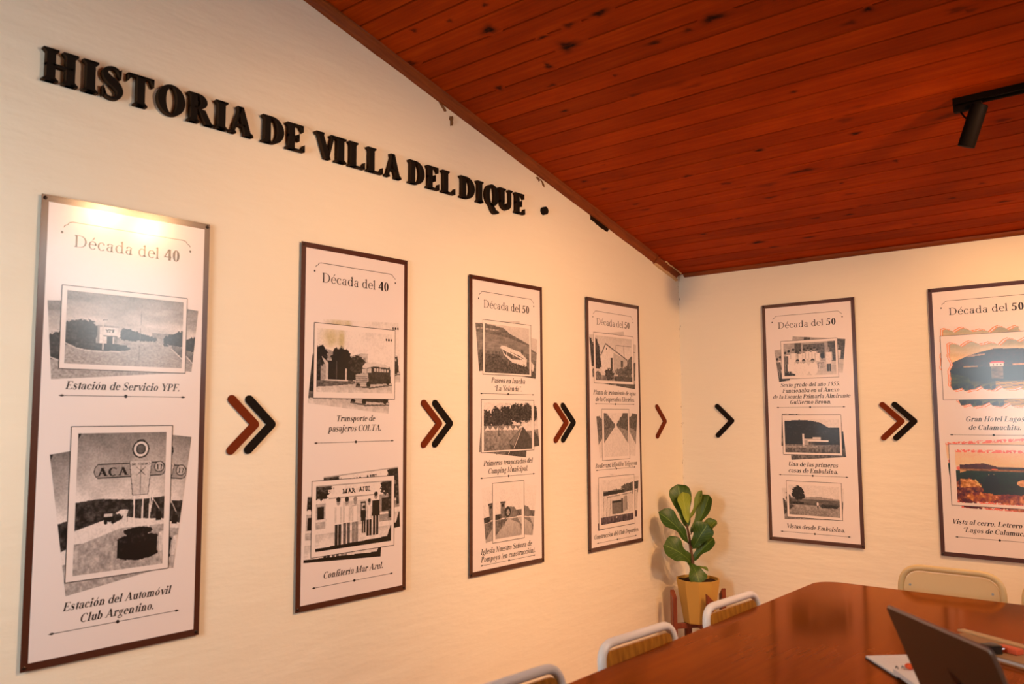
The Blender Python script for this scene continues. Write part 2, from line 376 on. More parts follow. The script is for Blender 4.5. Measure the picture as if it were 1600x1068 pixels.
def glyph(ch, T, t, seg=22, it=False):
    p = Pen(T, t, seg=seg); X = .68; d = p.diag; b = p.bowl; st = p.stem; r = p.rect; st_ = p.st
    acc = None
    if ch in 'áéíóúñ': acc = ch; ch = {'á': 'a', 'é': 'e', 'í': 'ı', 'ó': 'o', 'ú': 'u', 'ñ': 'n'}[ch]
    def arm(x0, x1, y, up, h=.2):      # E/F/L/T arm with a wedge end
        yy = sorted((y, y + up * st_)); r(x0, yy[0], x1, yy[1]); p.tri((x1, y), (x1, y + up * h), (x1 - .13, y + up * st_ * .9))
    w = .8
    if ch == 'H': st(.12); st(.62 + .2 - T + .1); r(.12, .47, .85, .47 + t * 1.3); w = 1.04 if T < .2 else 1.06
    elif ch == 'I': st(.12); w = T + .24
    elif ch == 'T': st(.46 - T / 2, head=''); arm(.1, .88, 1, -1, .27); p.tri((.04, 1), (.04, .73), (.17, 1 - st_)); r(.04, 1 - st_, .2, 1); w = .92
    elif ch == 'L': st(.12, foot='l'); arm(.12, .8, 0, 1, .28); w = .86
    elif ch in 'EF':
        st(.12, foot='l' if ch == 'E' else 'lr', head='l'); arm(.12, .76, 1, -1, .25); r(.12, .49, .55, .49 + t); p.tri((.58, .36), (.58, .66), (.45, .51))
        if ch == 'E': arm(.12, .82, 0, 1, .28)
        w = .88 if ch == 'E' else .8
    elif ch == 'D': st(.12, foot='l', head='l'); k = max(t, st_); b(.42, .5, .52, .5, -90, 90, T * 1.06, k); r(.12, 0, .44, k); r(.12, 1 - k, .44, 1); w = 1.02
    elif ch in 'PRB':
        st(.12, foot='lr' if ch != 'B' else 'l', head='l'); k = t
        if ch == 'B': b(.4, .755, .33, .245, -90, 90, T * .95, k); b(.42, .265, .38, .265, -90, 90, T, k); r(.12, 0, .43, k); r(.12, 1 - k, .43, 1); r(.12, .51, .43, .51 + k); w = .88
        else:
            b(.4, .74, .36, .26, -90, 90, T, k); r(.12, 1 - k, .42, 1); r(.12, .48, .42, .48 + k); w = .84
            if ch == 'R': d(.36 + T * .2, .48, .72, .0, T * 1.08); r(.70, 0, .72 + T * 1.08 + .06, st_); w = .98
    elif ch in 'OQ':
        b(.52, .5, .46, .52, 0, 360, T * 1.08, t); w = 1.04
        if ch == 'Q': p.path(spl([(.38, .06), (.52, -.05), (.7, -.24), (.98, -.26)]), [t + (T - t) * x for x in [.2, .3, .4, .55, .7, .8, .9, 1, 1, .95, .85, .7, .5, .35, .2, .1]])
    elif ch in 'CG':
        b(.54, .5, .48, .52, 52, 308, T, t * 1.2); p.tri((.84, .98), (.84, .66), (.72, .82)); w = .94
        if ch == 'G': st(.72 - .0, .06, .42, foot='', head='lr'); w = 1.02
    elif ch == 'S':
        pts = spl([(.62, .76), (.55, .93), (.38, .985), (.19, .90), (.15, .73), (.30, .58), (.50, .46), (.625, .27), (.55, .07), (.35, .015), (.18, .07), (.1, .27)])
        n = len(pts); p.path(pts, [t + (T * 1.08 - t) * math.exp(-((i / (n - 1) - .5) / .2) ** 2) for i in range(n)])
        p.tri((.64, .66), (.66, 1.0), (.56, .9)); p.tri((.09, .36), (.07, 0), (.17, .1)); w = .74
    elif ch == 'A':
        d(.14, 0, .5 - t * .3, 1, t * 1.5); d(.84 - T * .35, 0, .5 - T * .5, 1, T * 1.05); r(.24, .3, .75, .3 + t)
        p.serif(.14, .14 + t * 1.5, 0, 1, .9, .9); x = .84 - T * .35; p.serif(x, x + T * 1.05, 0, 1, .7, .8); w = 1.04
    elif ch in 'VvWwYyXx':
        h = 1. if ch.isupper() else X; c = ch.upper(); k = 1. if ch.isupper() else .74
        if c == 'V': d(.1, h, .46 * k + .02, 0, T); d(.42 * k + T * .5, 0, .82 * k, h, t * 1.4); p.serif(.1, .1 + T, h, -1, .7, .7); p.serif(.82 * k, .82 * k + t, h, -1, .8, .8); w = .96 * k
        elif c == 'W': d(.08, h, .36 * k, 0, T); d(.34 * k + T * .5, 0, .6 * k, h, t * 1.3); d(.54 * k, h, .86 * k, 0, T); d(.84 * k + T * .5, 0, 1.16 * k, h, t * 1.3); p.serif(.08, .08 + T, h, -1, .7, .7); p.serif(1.16 * k, 1.2 * k, h, -1, .7, .7); w = 1.3 * k
        elif ch == 'Y': d(.08, 1, .42, .42, T); d(.5, .42, .8, 1, t * 1.4); st(.45, 0, .46, head=''); p.serif(.08, .08 + T, 1, -1, .7, .7); p.serif(.8, .84, 1, -1, .8, .8); w = .94
        elif ch == 'y': d(.08, X, .36, 0, T); d(.3, -.2, .62, X, t * 1.4); p.serif(.08, .08 + T, X, -1, .6, .6); p.serif(.62, .66, X, -1, .7, .7); p.disc(.22, -.24, .09); r(.22, -.33, .34, -.33 + t * 1.5); d(.26, -.33, .34, -.14, t * 1.6); w = .74
        else: d(.1, h, .55, 0, T); d(.1, 0, .58, h, t * 1.4); p.serif(.12, .12 + t, 0, 1, .7, .7); p.serif(.55, .55 + T, 0, 1, .5, .5); p.serif(.1, .1 + T, h, -1, .5, .5); p.serif(.58, .62, h, -1, .7, .7); w = .76
    elif ch == 'N': st(.16, w=t * 1.3); d(.12, 1, .78 - T * .5, 0, T); st(.86, w=t * 1.3, foot=''); p.serif(.12, .2, 1, -1, 1, 0); w = 1.04
    elif ch == 'M': st(.16, w=t * 1.3, head='l'); d(.14, 1, .5 - T * .3, 0, T); d(.5 + T * .4, 0, .94, 1, t * 1.3); st(.96, head='r'); w = 1.28 + T * .1
    elif ch == 'U': b(.5, .34, .36, .36, 180, 360, T * .95, t * 1.3); r(.14, .33, .14 + T, 1); p.serif(.14, .14 + T, 1, -1); r(.86 - t * 1.3, .33, .86, 1); p.serif(.86 - t * 1.3, .86, 1, -1); w = 1.0; p.rect(.14, .3, .14 + T * .95, .4)
    elif ch == 'Z': arm(.1, .7, 0, 1); r(.1, 1 - st_, .7, 1); d(.08, 0, .7 - T, 1, T); w = .8
    # ---- lower case
    elif ch == 'a':
        st(.42 if not it else .44, 0, X * .72, foot='r', head=''); b(.36, X * .70, .06 + T + .08, X * .30, 20, 160, T * .8, t * 1.3); r(.36 + .14 - T * .1, X * .5, .42 + T, X * .76)
        b(.33, .2, .25, .21, 80, 300, T * .9, t * 1.2); p.disc(.2, X * .80, T * .45); d(.33, .02, .45, .12, t * 1.5); w = .66 + T * .3
    elif ch in 'bdpqgo' or ch in 'ce':
        w = .74; cx = .38
        if ch in 'oce' or ch == 'o':
            if ch == 'o': b(.37, X / 2, .31, X / 2 + .015, 0, 360, T, t)
            elif ch == 'c': b(.37, X / 2, .31, X / 2 + .015, 50, 320, T, t * 1.2); p.disc(.54, X * .78, T * .5); w = .66
            else: b(.37, X / 2, .31, X / 2 + .015, 0, 318, T, t * 1.2); r(.13, X * .54, .66, X * .54 + t * 1.2); w = .68
        elif ch == 'b': st(.1, 0, 1.03, foot='', head='f'); b(.38, X / 2, .30, X / 2 + .015, -140, 140, T, t * 1.1)
        elif ch == 'd': st(.54, 0, 1.03, foot='r', head='f'); b(.38, X / 2, .30, X / 2 + .015, 40, 320, T, t * 1.1); w = .8
        elif ch == 'p': st(.12, -.32, X, head='f'); b(.4, X / 2, .30, X / 2 + .015, -140, 140, T, t * 1.1); w = .76
        elif ch == 'q': st(.54, -.32, X, head=''); b(.38, X / 2, .30, X / 2 + .015, 40, 320, T, t * 1.1); w = .78
        elif ch == 'g': b(.34, X * .66, .24, X * .36, 0, 360, T * .85, t); b(.36, -.14, .30, .19, 0, 360, T * .6, t * 1.6); d(.2, .02, .26, .24, T * .6); r(.24, .03, .52, .10); r(.46, X - .06, .66, X + .02); w = .70
    elif ch in 'ıi': st(.12, 0, X, head='f'); w = T + .24; (p.disc(.12 + T * .5, .92, T * .62 + .01) if ch == 'i' else None)
    elif ch == 'j': st(.14, -.15, X, foot='', head='f'); b(.14 + T - .2, -.15, .2, .18, -100, 0, T, t * 1.3); p.disc(.14 + T * .5, .92, T * .62 + .01); p.disc(0, -.25, T * .5); w = T + .24
    elif ch == 'l': st(.12, 0, 1.03, head='f'); w = T + .24
    elif ch in 'nmhr':
        st(.12, 0, X if ch != 'h' else 1.03, head='f'); x = .12
        if ch == 'r': b(.12 + T + .12, X * .62, .22, X * .38, 50, 150, T * .8, t * 1.6); p.disc(.12 + T + .2, X * .86, T * .55 + .01); w = .52 + T * .4
        else:
            gap = .36
            for k in range(2 if ch == 'm' else 1):
                b(x + gap / 2 + T * .5, X * .62, gap / 2 + T * .5, X * .40, 0, 165, T, t * 1.6); st(x + gap, 0, X * .64, head=''); x += gap
            w = x + T + .12
    elif ch == 'u': st(.12, .16, X, foot='', head='f'); b(.12 + .18 + T * .3, .2, .18 + T * .3, .215, 180, 320, T, t * 1.6); st(.48, 0, X, foot='r', head='f'); w = .74
    elif ch == 's':
        pts = spl([(.44, .52), (.38, .65), (.25, .67), (.14, .58), (.16, .45), (.32, .34), (.45, .22), (.42, .06), (.27, .01), (.14, .05), (.09, .18)])
        n = len(pts); p.path(pts, [t * 1.1 + (T * .95 - t) * math.exp(-((i / (n - 1) - .5) / .2) ** 2) for i in range(n)]); p.tri((.46, .46), (.47, .68), (.4, .62)); p.tri((.08, .24), (.07, 0), (.13, .06)); w = .56
    elif ch == 't': st(.18, .12, X + .12, foot='', head=''); p.tri((.18, X), (.18 + T, X + .2), (.18 + T, X)); r(.06, X - st_, .42, X); b(.18 + .16, .14, .16, .155, 180, 300, T, t * 1.6); w = .44
    elif ch == 'f': st(.16, 0, .8, head=''); b(.16 + .2, .8, .2, .235, 60, 180, T, t * 1.5); p.disc(.45, .95, T * .5); r(.05, X - st_, .42, X); w = .46
    elif ch == 'z': r(.08, 0, .5, st_ * 1.2); r(.08, X - st_ * 1.2, .52, X); d(.07, 0, .5 - T * .5, X, T * .9); w = .6
    # ---- figures and points
    elif ch == '1': st(.28, 0, 1, head=''); d(.14, .84, .3, .98, .04); p.tri((.12, .86), (.28, 1), (.28, .86)); w = .72
    elif ch == '0': b(.36, .5, .30, .52, 0, 360, T, t); w = .72
    elif ch == '4': st(.42, 0, 1, foot='', head=''); r(.05, .24, .68, .24 + t * 1.6); d(.05, .27, .42, 1, t * 1.8); w = .74
    elif ch == '5': r(.2, 1 - st_ * 2, .62, 1); d(.13, .52, .2, 1, t * 1.6); b(.32, .32, .32, .34, -130, 130, T, t * 1.3); p.disc(.14, .09, T * .45); w = .72
    elif ch == '9': b(.36, .66, .30, .36, 0, 360, T, t); p.path(spl([(.64, .62), (.6, .34), (.46, .12), (.2, -.01)]), [T * .95] * 5 + [T * .8] * 5 + [T * .5] * 4 + [t] * 2); w = .72
    elif ch == '7': r(.08, 1 - st_ * 2, .64, 1); d(.26, 0, .64 - T, .98, T); w = .7
    elif ch == '.': p.disc(.14, .08, .08 + T * .12); w = .34
    elif ch == '(': b(.46, .38, .36, .66, 115, 245, T * .6, t); w = .42
    elif ch == ')': b(-.06, .38, .36, .66, -65, 65, T * .6, t); w = .42
    elif ch == '“': [(p.disc(x, .74, .075), d(x - .07, .76, x + .02, .98, .05)) for x in (.14, .36)]; w = .52
    elif ch == '”': [(p.disc(x, .92, .075), d(x - .03, .70, x + .02, .92, .05)) for x in (.14, .36)]; w = .52
    elif ch == ' ': w = .34
    if acc:
        x = {'í': .12 + T * .5}.get(acc, .36)
        if acc == 'ñ': p.path(spl([(.14, .80), (.26, .88), (.42, .82), (.54, .9)], 4), [.06] * 13)
        else: d(x - .05, .77, x + .10, 1.02, .09)
    return p.P, w
_gc = {}
def text_polys(runs, it=0.):
    """runs: [(string, T, t)]; returns polygons with cap height 1 and the total width"""
    x = 0; out = []
    for s, T, t in runs:
        for ch in s:
            k = (ch, T, t)
            if k not in _gc: _gc[k] = glyph(ch, T, t, 22, it > 0)
            P, w_ = _gc[k]
            for q_ in P: out.append([(a + x + it * b_, b_) for a, b_ in q_])
            x += w_
    return out, x
def polys_mesh(bm, polys, fn):
    for P in polys:
        try: bm.faces.new([bm.verts.new(fn(*p)) for p in P])
        except ValueError: pass

# ------------------------------------------------------------------ prints: small pictures painted into a colour grid
def lin(a): return np.where(a <= .04045, a / 12.92, ((a + .055) / 1.055) ** 2.4)
class Pic:
    def __init__(s, W, H, v=.8, seed=1):
        s.W, s.H = W, H; s.rg = np.random.RandomState(seed)
        s.a = np.ones((H, W, 3)) * np.array(v if hasattr(v, '__len__') else [v] * 3)
        s.X, s.Y = np.meshgrid((np.arange(W) + .5) / W, (np.arange(H) + .5) / H)
    def noise(s, fx, fy, octv=3):
        out = np.zeros((s.H, s.W)); amp = 1.; tot = 0
        for k in range(octv):
            gx, gy = max(2, int(fx * 2 ** k)) + 2, max(2, int(fy * 2 ** k)) + 2
            g = s.rg.rand(gy, gx); x = s.X * (gx - 1.001); y = s.Y * (gy - 1.001); xi, yi = x.astype(int), y.astype(int); fx_, fy_ = x - xi, y - yi
            fx_ = fx_ * fx_ * (3 - 2 * fx_); fy_ = fy_ * fy_ * (3 - 2 * fy_)
            v = (g[yi, xi] * (1 - fx_) + g[yi, xi + 1] * fx_) * (1 - fy_) + (g[yi + 1, xi] * (1 - fx_) + g[yi + 1, xi + 1] * fx_) * fy_
            out += v * amp; tot += amp; amp *= .55
        return out / tot
    def put(s, mk, v, tex=0., f=(30, 30)):
        v = np.array(v if hasattr(v, '__len__') else [v] * 3, float)
        val = np.ones((s.H, s.W, 3)) * v
        if tex: val = val + ((s.noise(*f) - .5) * 2 * tex)[..., None]
        mk = np.clip(mk.astype(float), 0, 1)[..., None]; s.a = s.a * (1 - mk) + val * mk; return s
    def grad(s, y0, y1, v0, v1, tex=0., f=(8, 8)):
        t = np.clip((s.Y - y0) / (y1 - y0), 0, 1)[..., None]; v0 = np.array(v0 if hasattr(v0, '__len__') else [v0] * 3); v1 = np.array(v1 if hasattr(v1, '__len__') else [v1] * 3)
        val = v0 * (1 - t) + v1 * t + ((s.noise(*f) - .5) * 2 * tex)[..., None]
        mk = ((s.Y >= y0) & (s.Y <= y1))[..., None]; s.a = np.where(mk, val, s.a); return s
    def pm(s, pts):
        mk = np.zeros((s.H, s.W), bool); n = len(pts)
        for i in range(n):
            x0, y0 = pts[i]; x1, y1 = pts[(i + 1) % n]
            if y0 == y1: continue
            mk ^= ((s.Y < y0) != (s.Y < y1)) & (s.X < (x1 - x0) * (s.Y - y0) / (y1 - y0) + x0)
        return mk
    def poly(s, pts, v, tex=0., f=(30, 30)): return s.put(s.pm(pts), v, tex, f)
    def rect(s, x0, y0, x1, y1, v, tex=0., f=(30, 30)): return s.put((s.X >= x0) & (s.X <= x1) & (s.Y >= y0) & (s.Y <= y1), v, tex, f)
    def ell(s, cx, cy, rx, ry, v, tex=0.): return s.put(((s.X - cx) / rx) ** 2 + ((s.Y - cy) / ry) ** 2 < 1, v, tex)
    def blob(s, cx, cy, rx, ry, v, tex=.12, rag=.9, f=(45, 34)):
        d = ((s.X - cx) / rx) ** 2 + ((s.Y - cy) / ry) ** 2 + (s.noise(*f) - .5) * rag
        return s.put(d < .85, v, tex, f)
    def line(s, x0, y0, x1, y1, w, v):
        a = s.H / s.W; dx, dy = x1 - x0, (y1 - y0) * a; l2 = dx * dx + dy * dy + 1e-9
        t = np.clip(((s.X - x0) * dx + (s.Y - y0) * a * dy) / l2, 0, 1)
        d = np.hypot(s.X - x0 - t * dx, (s.Y - y0) * a - t * dy); return s.put(d < w / 2, v)
    def text(s, st, x0, x1, yb, cap, v, T=.2, t=.1):
        P, w_ = text_polys([(st, T, t)]); k = (x1 - x0) / w_; mk = np.zeros((s.H, s.W), bool)
        for q_ in P: mk |= s.pm([(x0 + a * k, yb - b_ * cap) for a, b_ in q_])
        return s.put(mk, v)
    def person(s, cx, y0, h, top=.8, low=.25, wd=.30, head=.2, hw=None):
        a = s.H / s.W; u = h * a * .80
        s.rect(cx - u * .11, y0 + h * .52, cx - u * .01, y0 + h, low, .06); s.rect(cx + u * .01, y0 + h * .52, cx + u * .11, y0 + h, low, .06)
        s.poly([(cx - u * wd / 2, y0 + h * .2), (cx + u * wd / 2, y0 + h * .2), (cx + u * .15, y0 + h * .56), (cx - u * .15, y0 + h * .56)], top, .05)
        s.rect(cx - u * wd / 2, y0 + h * .2, cx - u * wd / 2 + u * .06, y0 + h * .54, top * .85); s.rect(cx + u * wd / 2 - u * .06, y0 + h * .2, cx + u * wd / 2, y0 + h * .54, top * .85)
        s.ell(cx, y0 + h * .09, u * .065, h * .085, .55); s.ell(cx, y0 + h * .05, u * .068, h * .055, head); return s
    def done(s, name, grain=.05, con=1.):
        g = s.a + (s.noise(s.W // 2, s.H // 2, 1) - .5)[..., None] * 1.3 * grain
        g = np.clip((g - .5) * con * 1.3 + .52, .02, .98); W, H = s.W, s.H
        g = lin(g ** .82) * np.array([.84, .735, .70])
        me = bpy.data.meshes.new(name)
        gx, gz = np.meshgrid(np.linspace(0, 1, W + 1), np.linspace(1, 0, H + 1))
        co = np.stack([gx, np.zeros_like(gx), gz], -1).reshape(-1, 3)
        i = (np.arange(H)[:, None] * (W + 1) + np.arange(W)[None]).reshape(-1)
        fc = np.stack([i, i + W + 1, i + W + 2, i + 1], -1)
        me.from_pydata(co.tolist(), [], fc.tolist())
        ca = me.color_attributes.new('print', 'FLOAT_COLOR', 'CORNER')
        col = np.ones((H * W, 4, 4), np.float32); col[..., :3] = g.reshape(-1, 1, 3)
        ca.data.foreach_set('color', col.reshape(-1)); me.materials.append(M['picture']); return me
# ---- the fourteen pictures (y runs downwards, 0..1)
def G(w_mm, h_mm, cell, v, seed): return Pic(int(w_mm / cell), int(h_mm / cell), v, seed)
def pic_station():
    c = G(407, 245, 2.0, .7, 1); c.grad(0, .62, .47, .80, .14, (3, 9))
    c.rect(.72, .5, .95, .6, .5, .1); c.grad(.60, 1, .60, .50, .10, (30, 30))
    c.poly([(.72, .58), (.80, .58), (1, .9), (1, 1), (0, 1), (0, .8), (.5, .72)], .58, .12, (60, 60))
    c.blob(.09, .54, .16, .16, .17, .12); c.blob(.17, .52, .10, .15, .14, .1); c.rect(0, .58, .24, .72, .2, .14)
    c.poly([(.25, .46), (.42, .47), (.42, .72), (.25, .72)], .80, .06); c.rect(.25, .445, .43, .47, .55); c.rect(.25, .47, .27, .72, .5); c.text('YPF', .315, .395, .545, .055, .2, .26, .16)
    c.rect(.33, .60, .38, .72, .18); c.rect(.29, .58, .42, .60, .4); c.rect(.39, .6, .42, .72, .45, .1)
    for i in range(9): c.blob(.48 + .033 * i, .55 + .006 * i, .045 - .003 * i, .10 - .008 * i, .17, .1); c.rect(.478 + .033 * i, .58, .483 + .033 * i, .68 - .008 * i, .15)
    c.rect(.46, .645, .72, .67, .62, .1); c.rect(.0, .70, .44, .745, .16, .12)
    c.ell(.30, .77, .24, .055, .62); c.ell(.30, .755, .235, .048, .2, .1); c.rect(.08, .705, .5, .735, .22, .12)
    c.line(0, .72, .08, .78, .008, .75); c.line(.08, .78, .2, .815, .008, .75); c.line(.2, .815, .45, .80, .008, .75)
    for i in range(5): c.blob(.85 + .04 * i, .60 - .012 * i, .03 + .012 * i, .07 + .018 * i, .17, .1)
    c.rect(.83, .66, .87, .69, .2); c.poly([(.9, .66), (1, .70), (1, .86), (.9, .72)], .38, .1); c.line(.9, .72, 1, .86, .008, .75)
    c.line(.295, .36, .30, .78, .010, .75); c.line(.295, .37, .33, .36, .006, .2)
    c.line(.622, .10, .605, .97, .004, .38); c.blob(.84, .66, .02, .03, .2)
    return c.done('station_photograph', .07, 1.05)
def pic_aca():
    c = G(305, 466, 2.0, .66, 2); c.grad(0, .52, .46, .82, .12, (4, 5))
    c.poly([(0, .49), (.25, .475), (.5, .49), (.7, .50), (1, .49), (1, .66), (0, .70)], .22, .14, (26, 40))
    c.poly([(0, .69), (.32, .63), (.50, .565), (.58, .57), (.56, .62), (.68, .64), (1, .66), (1, .72), (.4, .73), (.0, .80)], .80, .06)
    c.grad(.78, 1, .56, .66, .12, (24, 30)); c.poly([(0, .80), (.5, .70), (1, .70), (1, 1), (0, 1)], .60, .14, (30, 30))
    c.blob(.42, .62, .1, .035, .2); c.rect(.31, .605, .42, .645, .14); c.rect(.31, .59, .40, .61, .7); c.ell(.33, .65, .02, .014, .08); c.ell(.41, .65, .02, .014, .08)
    c.rect(.565, .60, .575, .66, .2); c.line(.86, .50, .94, .58, .008, .7); c.rect(.90, .60, .97, .67, .12)
    for x in (.66, .745, .83): c.line(x - (.02 if x < .7 else 0), .44, x - .01, .77, .016, .86)
    c.line(.87, .44, .80, .74, .012, .8)
    c.ell(.245, .278, .065, .052, .2); c.rect(.22, .225, .95, .330, .2); c.ell(.94, .278, .065, .052, .2); c.ell(.245, .278, .056, .045, .56); c.rect(.22, .233, .95, .322, .54, .05); c.ell(.94, .278, .056, .045, .56); c.rect(.22, .322, .92, .33, .2)
    c.text('ACA', .21, .56, .315, .062, .12, .26, .10)
    c.poly([(.575, .215), (.835, .215), (.80, .465), (.62, .465)], .70, .05); c.line(.575, .215, .62, .465, .008, .25); c.line(.835, .215, .80, .465, .008, .25); c.line(.62, .465, .80, .465, .008, .25)
    c.text('RIO TERCERO', .60, .815, .245, .018, .2, .2, .14); c.line(.66, .26, .76, .32, .008, .2); c.line(.76, .26, .66, .32, .008, .2); c.line(.71, .25, .71, .46, .006, .3)
    c.ell(.925, .262, .062, .045, .30); c.ell(.925, .262, .05, .036, .66); c.text('17', .885, .965, .283, .04, .15, .22, .1)
    c.ell(.70, .125, .10, .068, .18); c.blob(.70, .07, .05, .02, .15); c.ell(.70, .125, .082, .056, .78); c.ell(.70, .125, .058, .04, .22); c.ell(.70, .125, .045, .03, .35)
    c.blob(.70, .735, .19, .034, .12, .12, .5); c.rect(.47, .78, .93, .92, .10, .12); c.blob(.70, .785, .26, .035, .14, .14, .5); c.blob(.7, .9, .25, .05, .07, .08, .4)
    c.poly([(.95, .76), (1, .75), (1, .9), (.95, .9)], .75, .1)
    c.poly([(.0, .0), (.035, .0), (.0, .05)], .08)
    return c.done('road_sign_photograph', .07, 1.12)
def pic_bus():
    c = G(420, 272, 2.6, .8, 3); c.grad(0, .45, .80, .82, .05); m_ = np.exp(-(((c.X - .17) / .10) ** 2 + ((c.Y - .14) / .16) ** 2)) + np.exp(-(((c.X - .31) / .035) ** 2 + ((c.Y - .16) / .18) ** 2)); c.put(np.clip(m_ * (.5 + c.noise(8, 6)), 0, 1) * .75, (.64, .62, .45))
    c.poly([(0, .27), (.28, .38), (.40, .42), (.56, .36), (.66, .42), (.66, .78), (0, .82)], .55, .1); c.rect(.55, .36, .66, .60, .66, .06); c.rect(.60, .42, .63, .56, .5)
    c.rect(.12, .5, .56, .80, .15, .08); c.blob(.05, .42, .09, .17, .14); c.blob(.30, .46, .14, .20, .10, .1); c.blob(.52, .54, .13, .15, .20, .14); c.rect(.0, .48, .05, .82, .2, .1)
    c.rect(.245, .5, .255, .82, .3); c.rect(.11, .54, .145, .82, .70); c.poly([(.06, .44), (.14, .53), (.10, .56)], .7); c.rect(.36, .62, .38, .80, .7)
    c.grad(.82, 1, .62, .74, .08, (20, 14)); c.poly([(0, .82), (.45, .80), (.60, .84), (.2, .90), (0, .92)], .36, .14); c.rect(.1, .80, .4, .815, .75)
    c.poly([(.58, .58), (.62, .515), (.72, .49), (.90, .51), (.97, .56), (.985, .83), (.60, .87), (.57, .74)], .22, .05); c.poly([(.58, .585), (.62, .515), (.72, .49), (.90, .51), (.965, .56), (.94, .575), (.75, .555), (.62, .6)], .74)
    for i in range(6): c.rect(.745 + .036 * i, .585 + .003 * i, .772 + .036 * i, .645, .66)
    c.poly([(.585, .61), (.71, .585), (.71, .66), (.585, .68)], .68); c.line(.65, .59, .65, .67, .008, .2)
    c.poly([(.50, .70), (.66, .67), (.68, .88), (.49, .87)], .62, .1)
    for i in range(4): c.line(.50, .74 + .03 * i, .65, .73 + .03 * i, .006, .3)
    c.ell(.67, .86, .028, .055, .07); c.ell(.94, .81, .025, .05, .07); c.ell(.53, .875, .03, .03, .1); c.poly([(.5, .885), (.7, .9), (1, .85), (1, .87), (.7, .93), (.5, .91)], .35)
    for x in (.905, .94, .975): c.rect(x, .08, x + .02, .115, .12)
    return c.done('bus_photograph', .05, 1.12)
def pic_cafe():
    c = G(415, 272, 2.6, .82, 4); c.rect(0, 0, 1, 1, .80, .06, (10, 8)); c.rect(.14, .16, .84, .72, .84, .04); c.grad(.74, 1, .70, .84, .07, (14, 10))
    c.rect(.0, .28, .12, .66, .62, .1); c.rect(.02, .33, .10, .52, .16, .08); c.rect(.0, .52, .13, .56, .75); c.rect(.83, .22, 1, .66, .55, .12); c.rect(.86, .28, .97, .50, .2, .1); c.rect(.83, .52, 1, .55, .78)
    c.rect(.16, .20, .80, .225, .58); c.rect(.34, .28, .66, .66, .70, .05); c.rect(.575, .31, .64, .56, .22); c.rect(.585, .34, .63, .44, .7); c.rect(.46, .36, .50, .64, .5)
    c.text('MAR', .33, .50, .155, .075, .13, .26, .2); c.text('AZUL', .545, .71, .145, .075, .13, .26, .2)
    c.blob(.04, .10, .14, .13, .20, .2, 1.5); c.blob(.10, .04, .12, .06, .24, .2, 1.5); c.blob(.95, .10, .11, .16, .18, .2, 1.5); c.rect(.955, 0, 1, .62, .22, .16)
    c.person(.28, .20, .76, .84, .22, .24, .15); c.person(.39, .21, .73, .82, .36, .25, .15); c.person(.50, .22, .71, .84, .50, .25, .5)
    c.person(.615, .37, .44, .12, .14, .30, .15); c.person(.69, .27, .60, .80, .12, .24, .22); c.person(.78, .17, .70, .10, .12, .27, .13)
    c.poly([(0, .955), (.96, .92), (1, .80), (1, 1), (0, 1)], .12); c.poly([(0, .955), (.94, .915), (.985, .76), (1, .74), (1, .80), (.97, .94), (0, .975)], .10); c.rect(0, 0, 1, .02, .6)
    return c.done('cafe_front_photograph', .06, 1.2)
def pic_boat():
    c = G(364, 256, 3.0, .6, 5); c.grad(0, .4, .76, .70, .03); c.poly([(0, 0), (.40, .05), (.55, .16), (1, .35), (1, .5), (0, .5)], .38, .10, (14, 22)); c.rect(.02, .09, .3, .13, .55, .2)
    c.poly([(0, .18), (.5, .25), (1, .38), (1, .62), (0, .60)], .47, .10, (8, 26)); c.grad(.55, 1, .40, .30, .16, (34, 16))
    c.poly([(.34, .44), (.42, .42), (.80, .55), (.94, .67), (.93, .84), (.60, .76), (.42, .62)], .80, .05); c.poly([(.37, .49), (.56, .545), (.80, .62), (.90, .70), (.6, .69), (.43, .59)], .34, .1); c.line(.34, .47, .93, .72, .018, .84)
    for x, y in ((.48, .47), (.62, .51), (.80, .55)): c.line(x, y, x, y + .13, .014, .8)
    c.line(.36, .43, .83, .55, .012, .82); c.blob(.2, .8, .3, .2, .3, .14, 1.4); c.blob(.66, .9, .4, .12, .28, .14, 1.4); c.blob(.83, .52, .03, .05, .3)
    return c.done('boat_photograph', .05)
def pic_camp():
    c = G(391, 250, 3.0, .7, 6); c.grad(0, .5, .80, .74, .05)
    for x, y, a, b in ((.07, .36, .12, .22), (.25, .33, .12, .26), (.45, .30, .18, .26), (.70, .22, .28, .22), (.9, .2, .14, .22)): c.blob(x, y, a, b, .24, .16, 1.3)
    c.line(.72, .1, .76, .45, .02, .18); c.rect(0, .48, .9, .56, .45, .2); c.grad(.56, 1, .52, .44, .14, (30, 24))
    for x in (.02, .13, .24, .38, .48, .60): c.poly([(x, .58), (x + .05, .49), (x + .11, .585)], .82)
    c.poly([(.72, .52), (.86, .44), (1, .42), (1, .6), (.74, .62)], .8)
    c.poly([(.80, .50), (1, .78), (1, 1), (.56, 1), (.50, .84)], .30, .04); c.poly([(.80, .50), (.50, .86), (.60, .92)], .44, .04); c.line(.80, .50, .61, .97, .010, .8); c.line(.3, .45, .3, .7, .008, .25)
    return c.done('campsite_photograph', .06, 1.1)
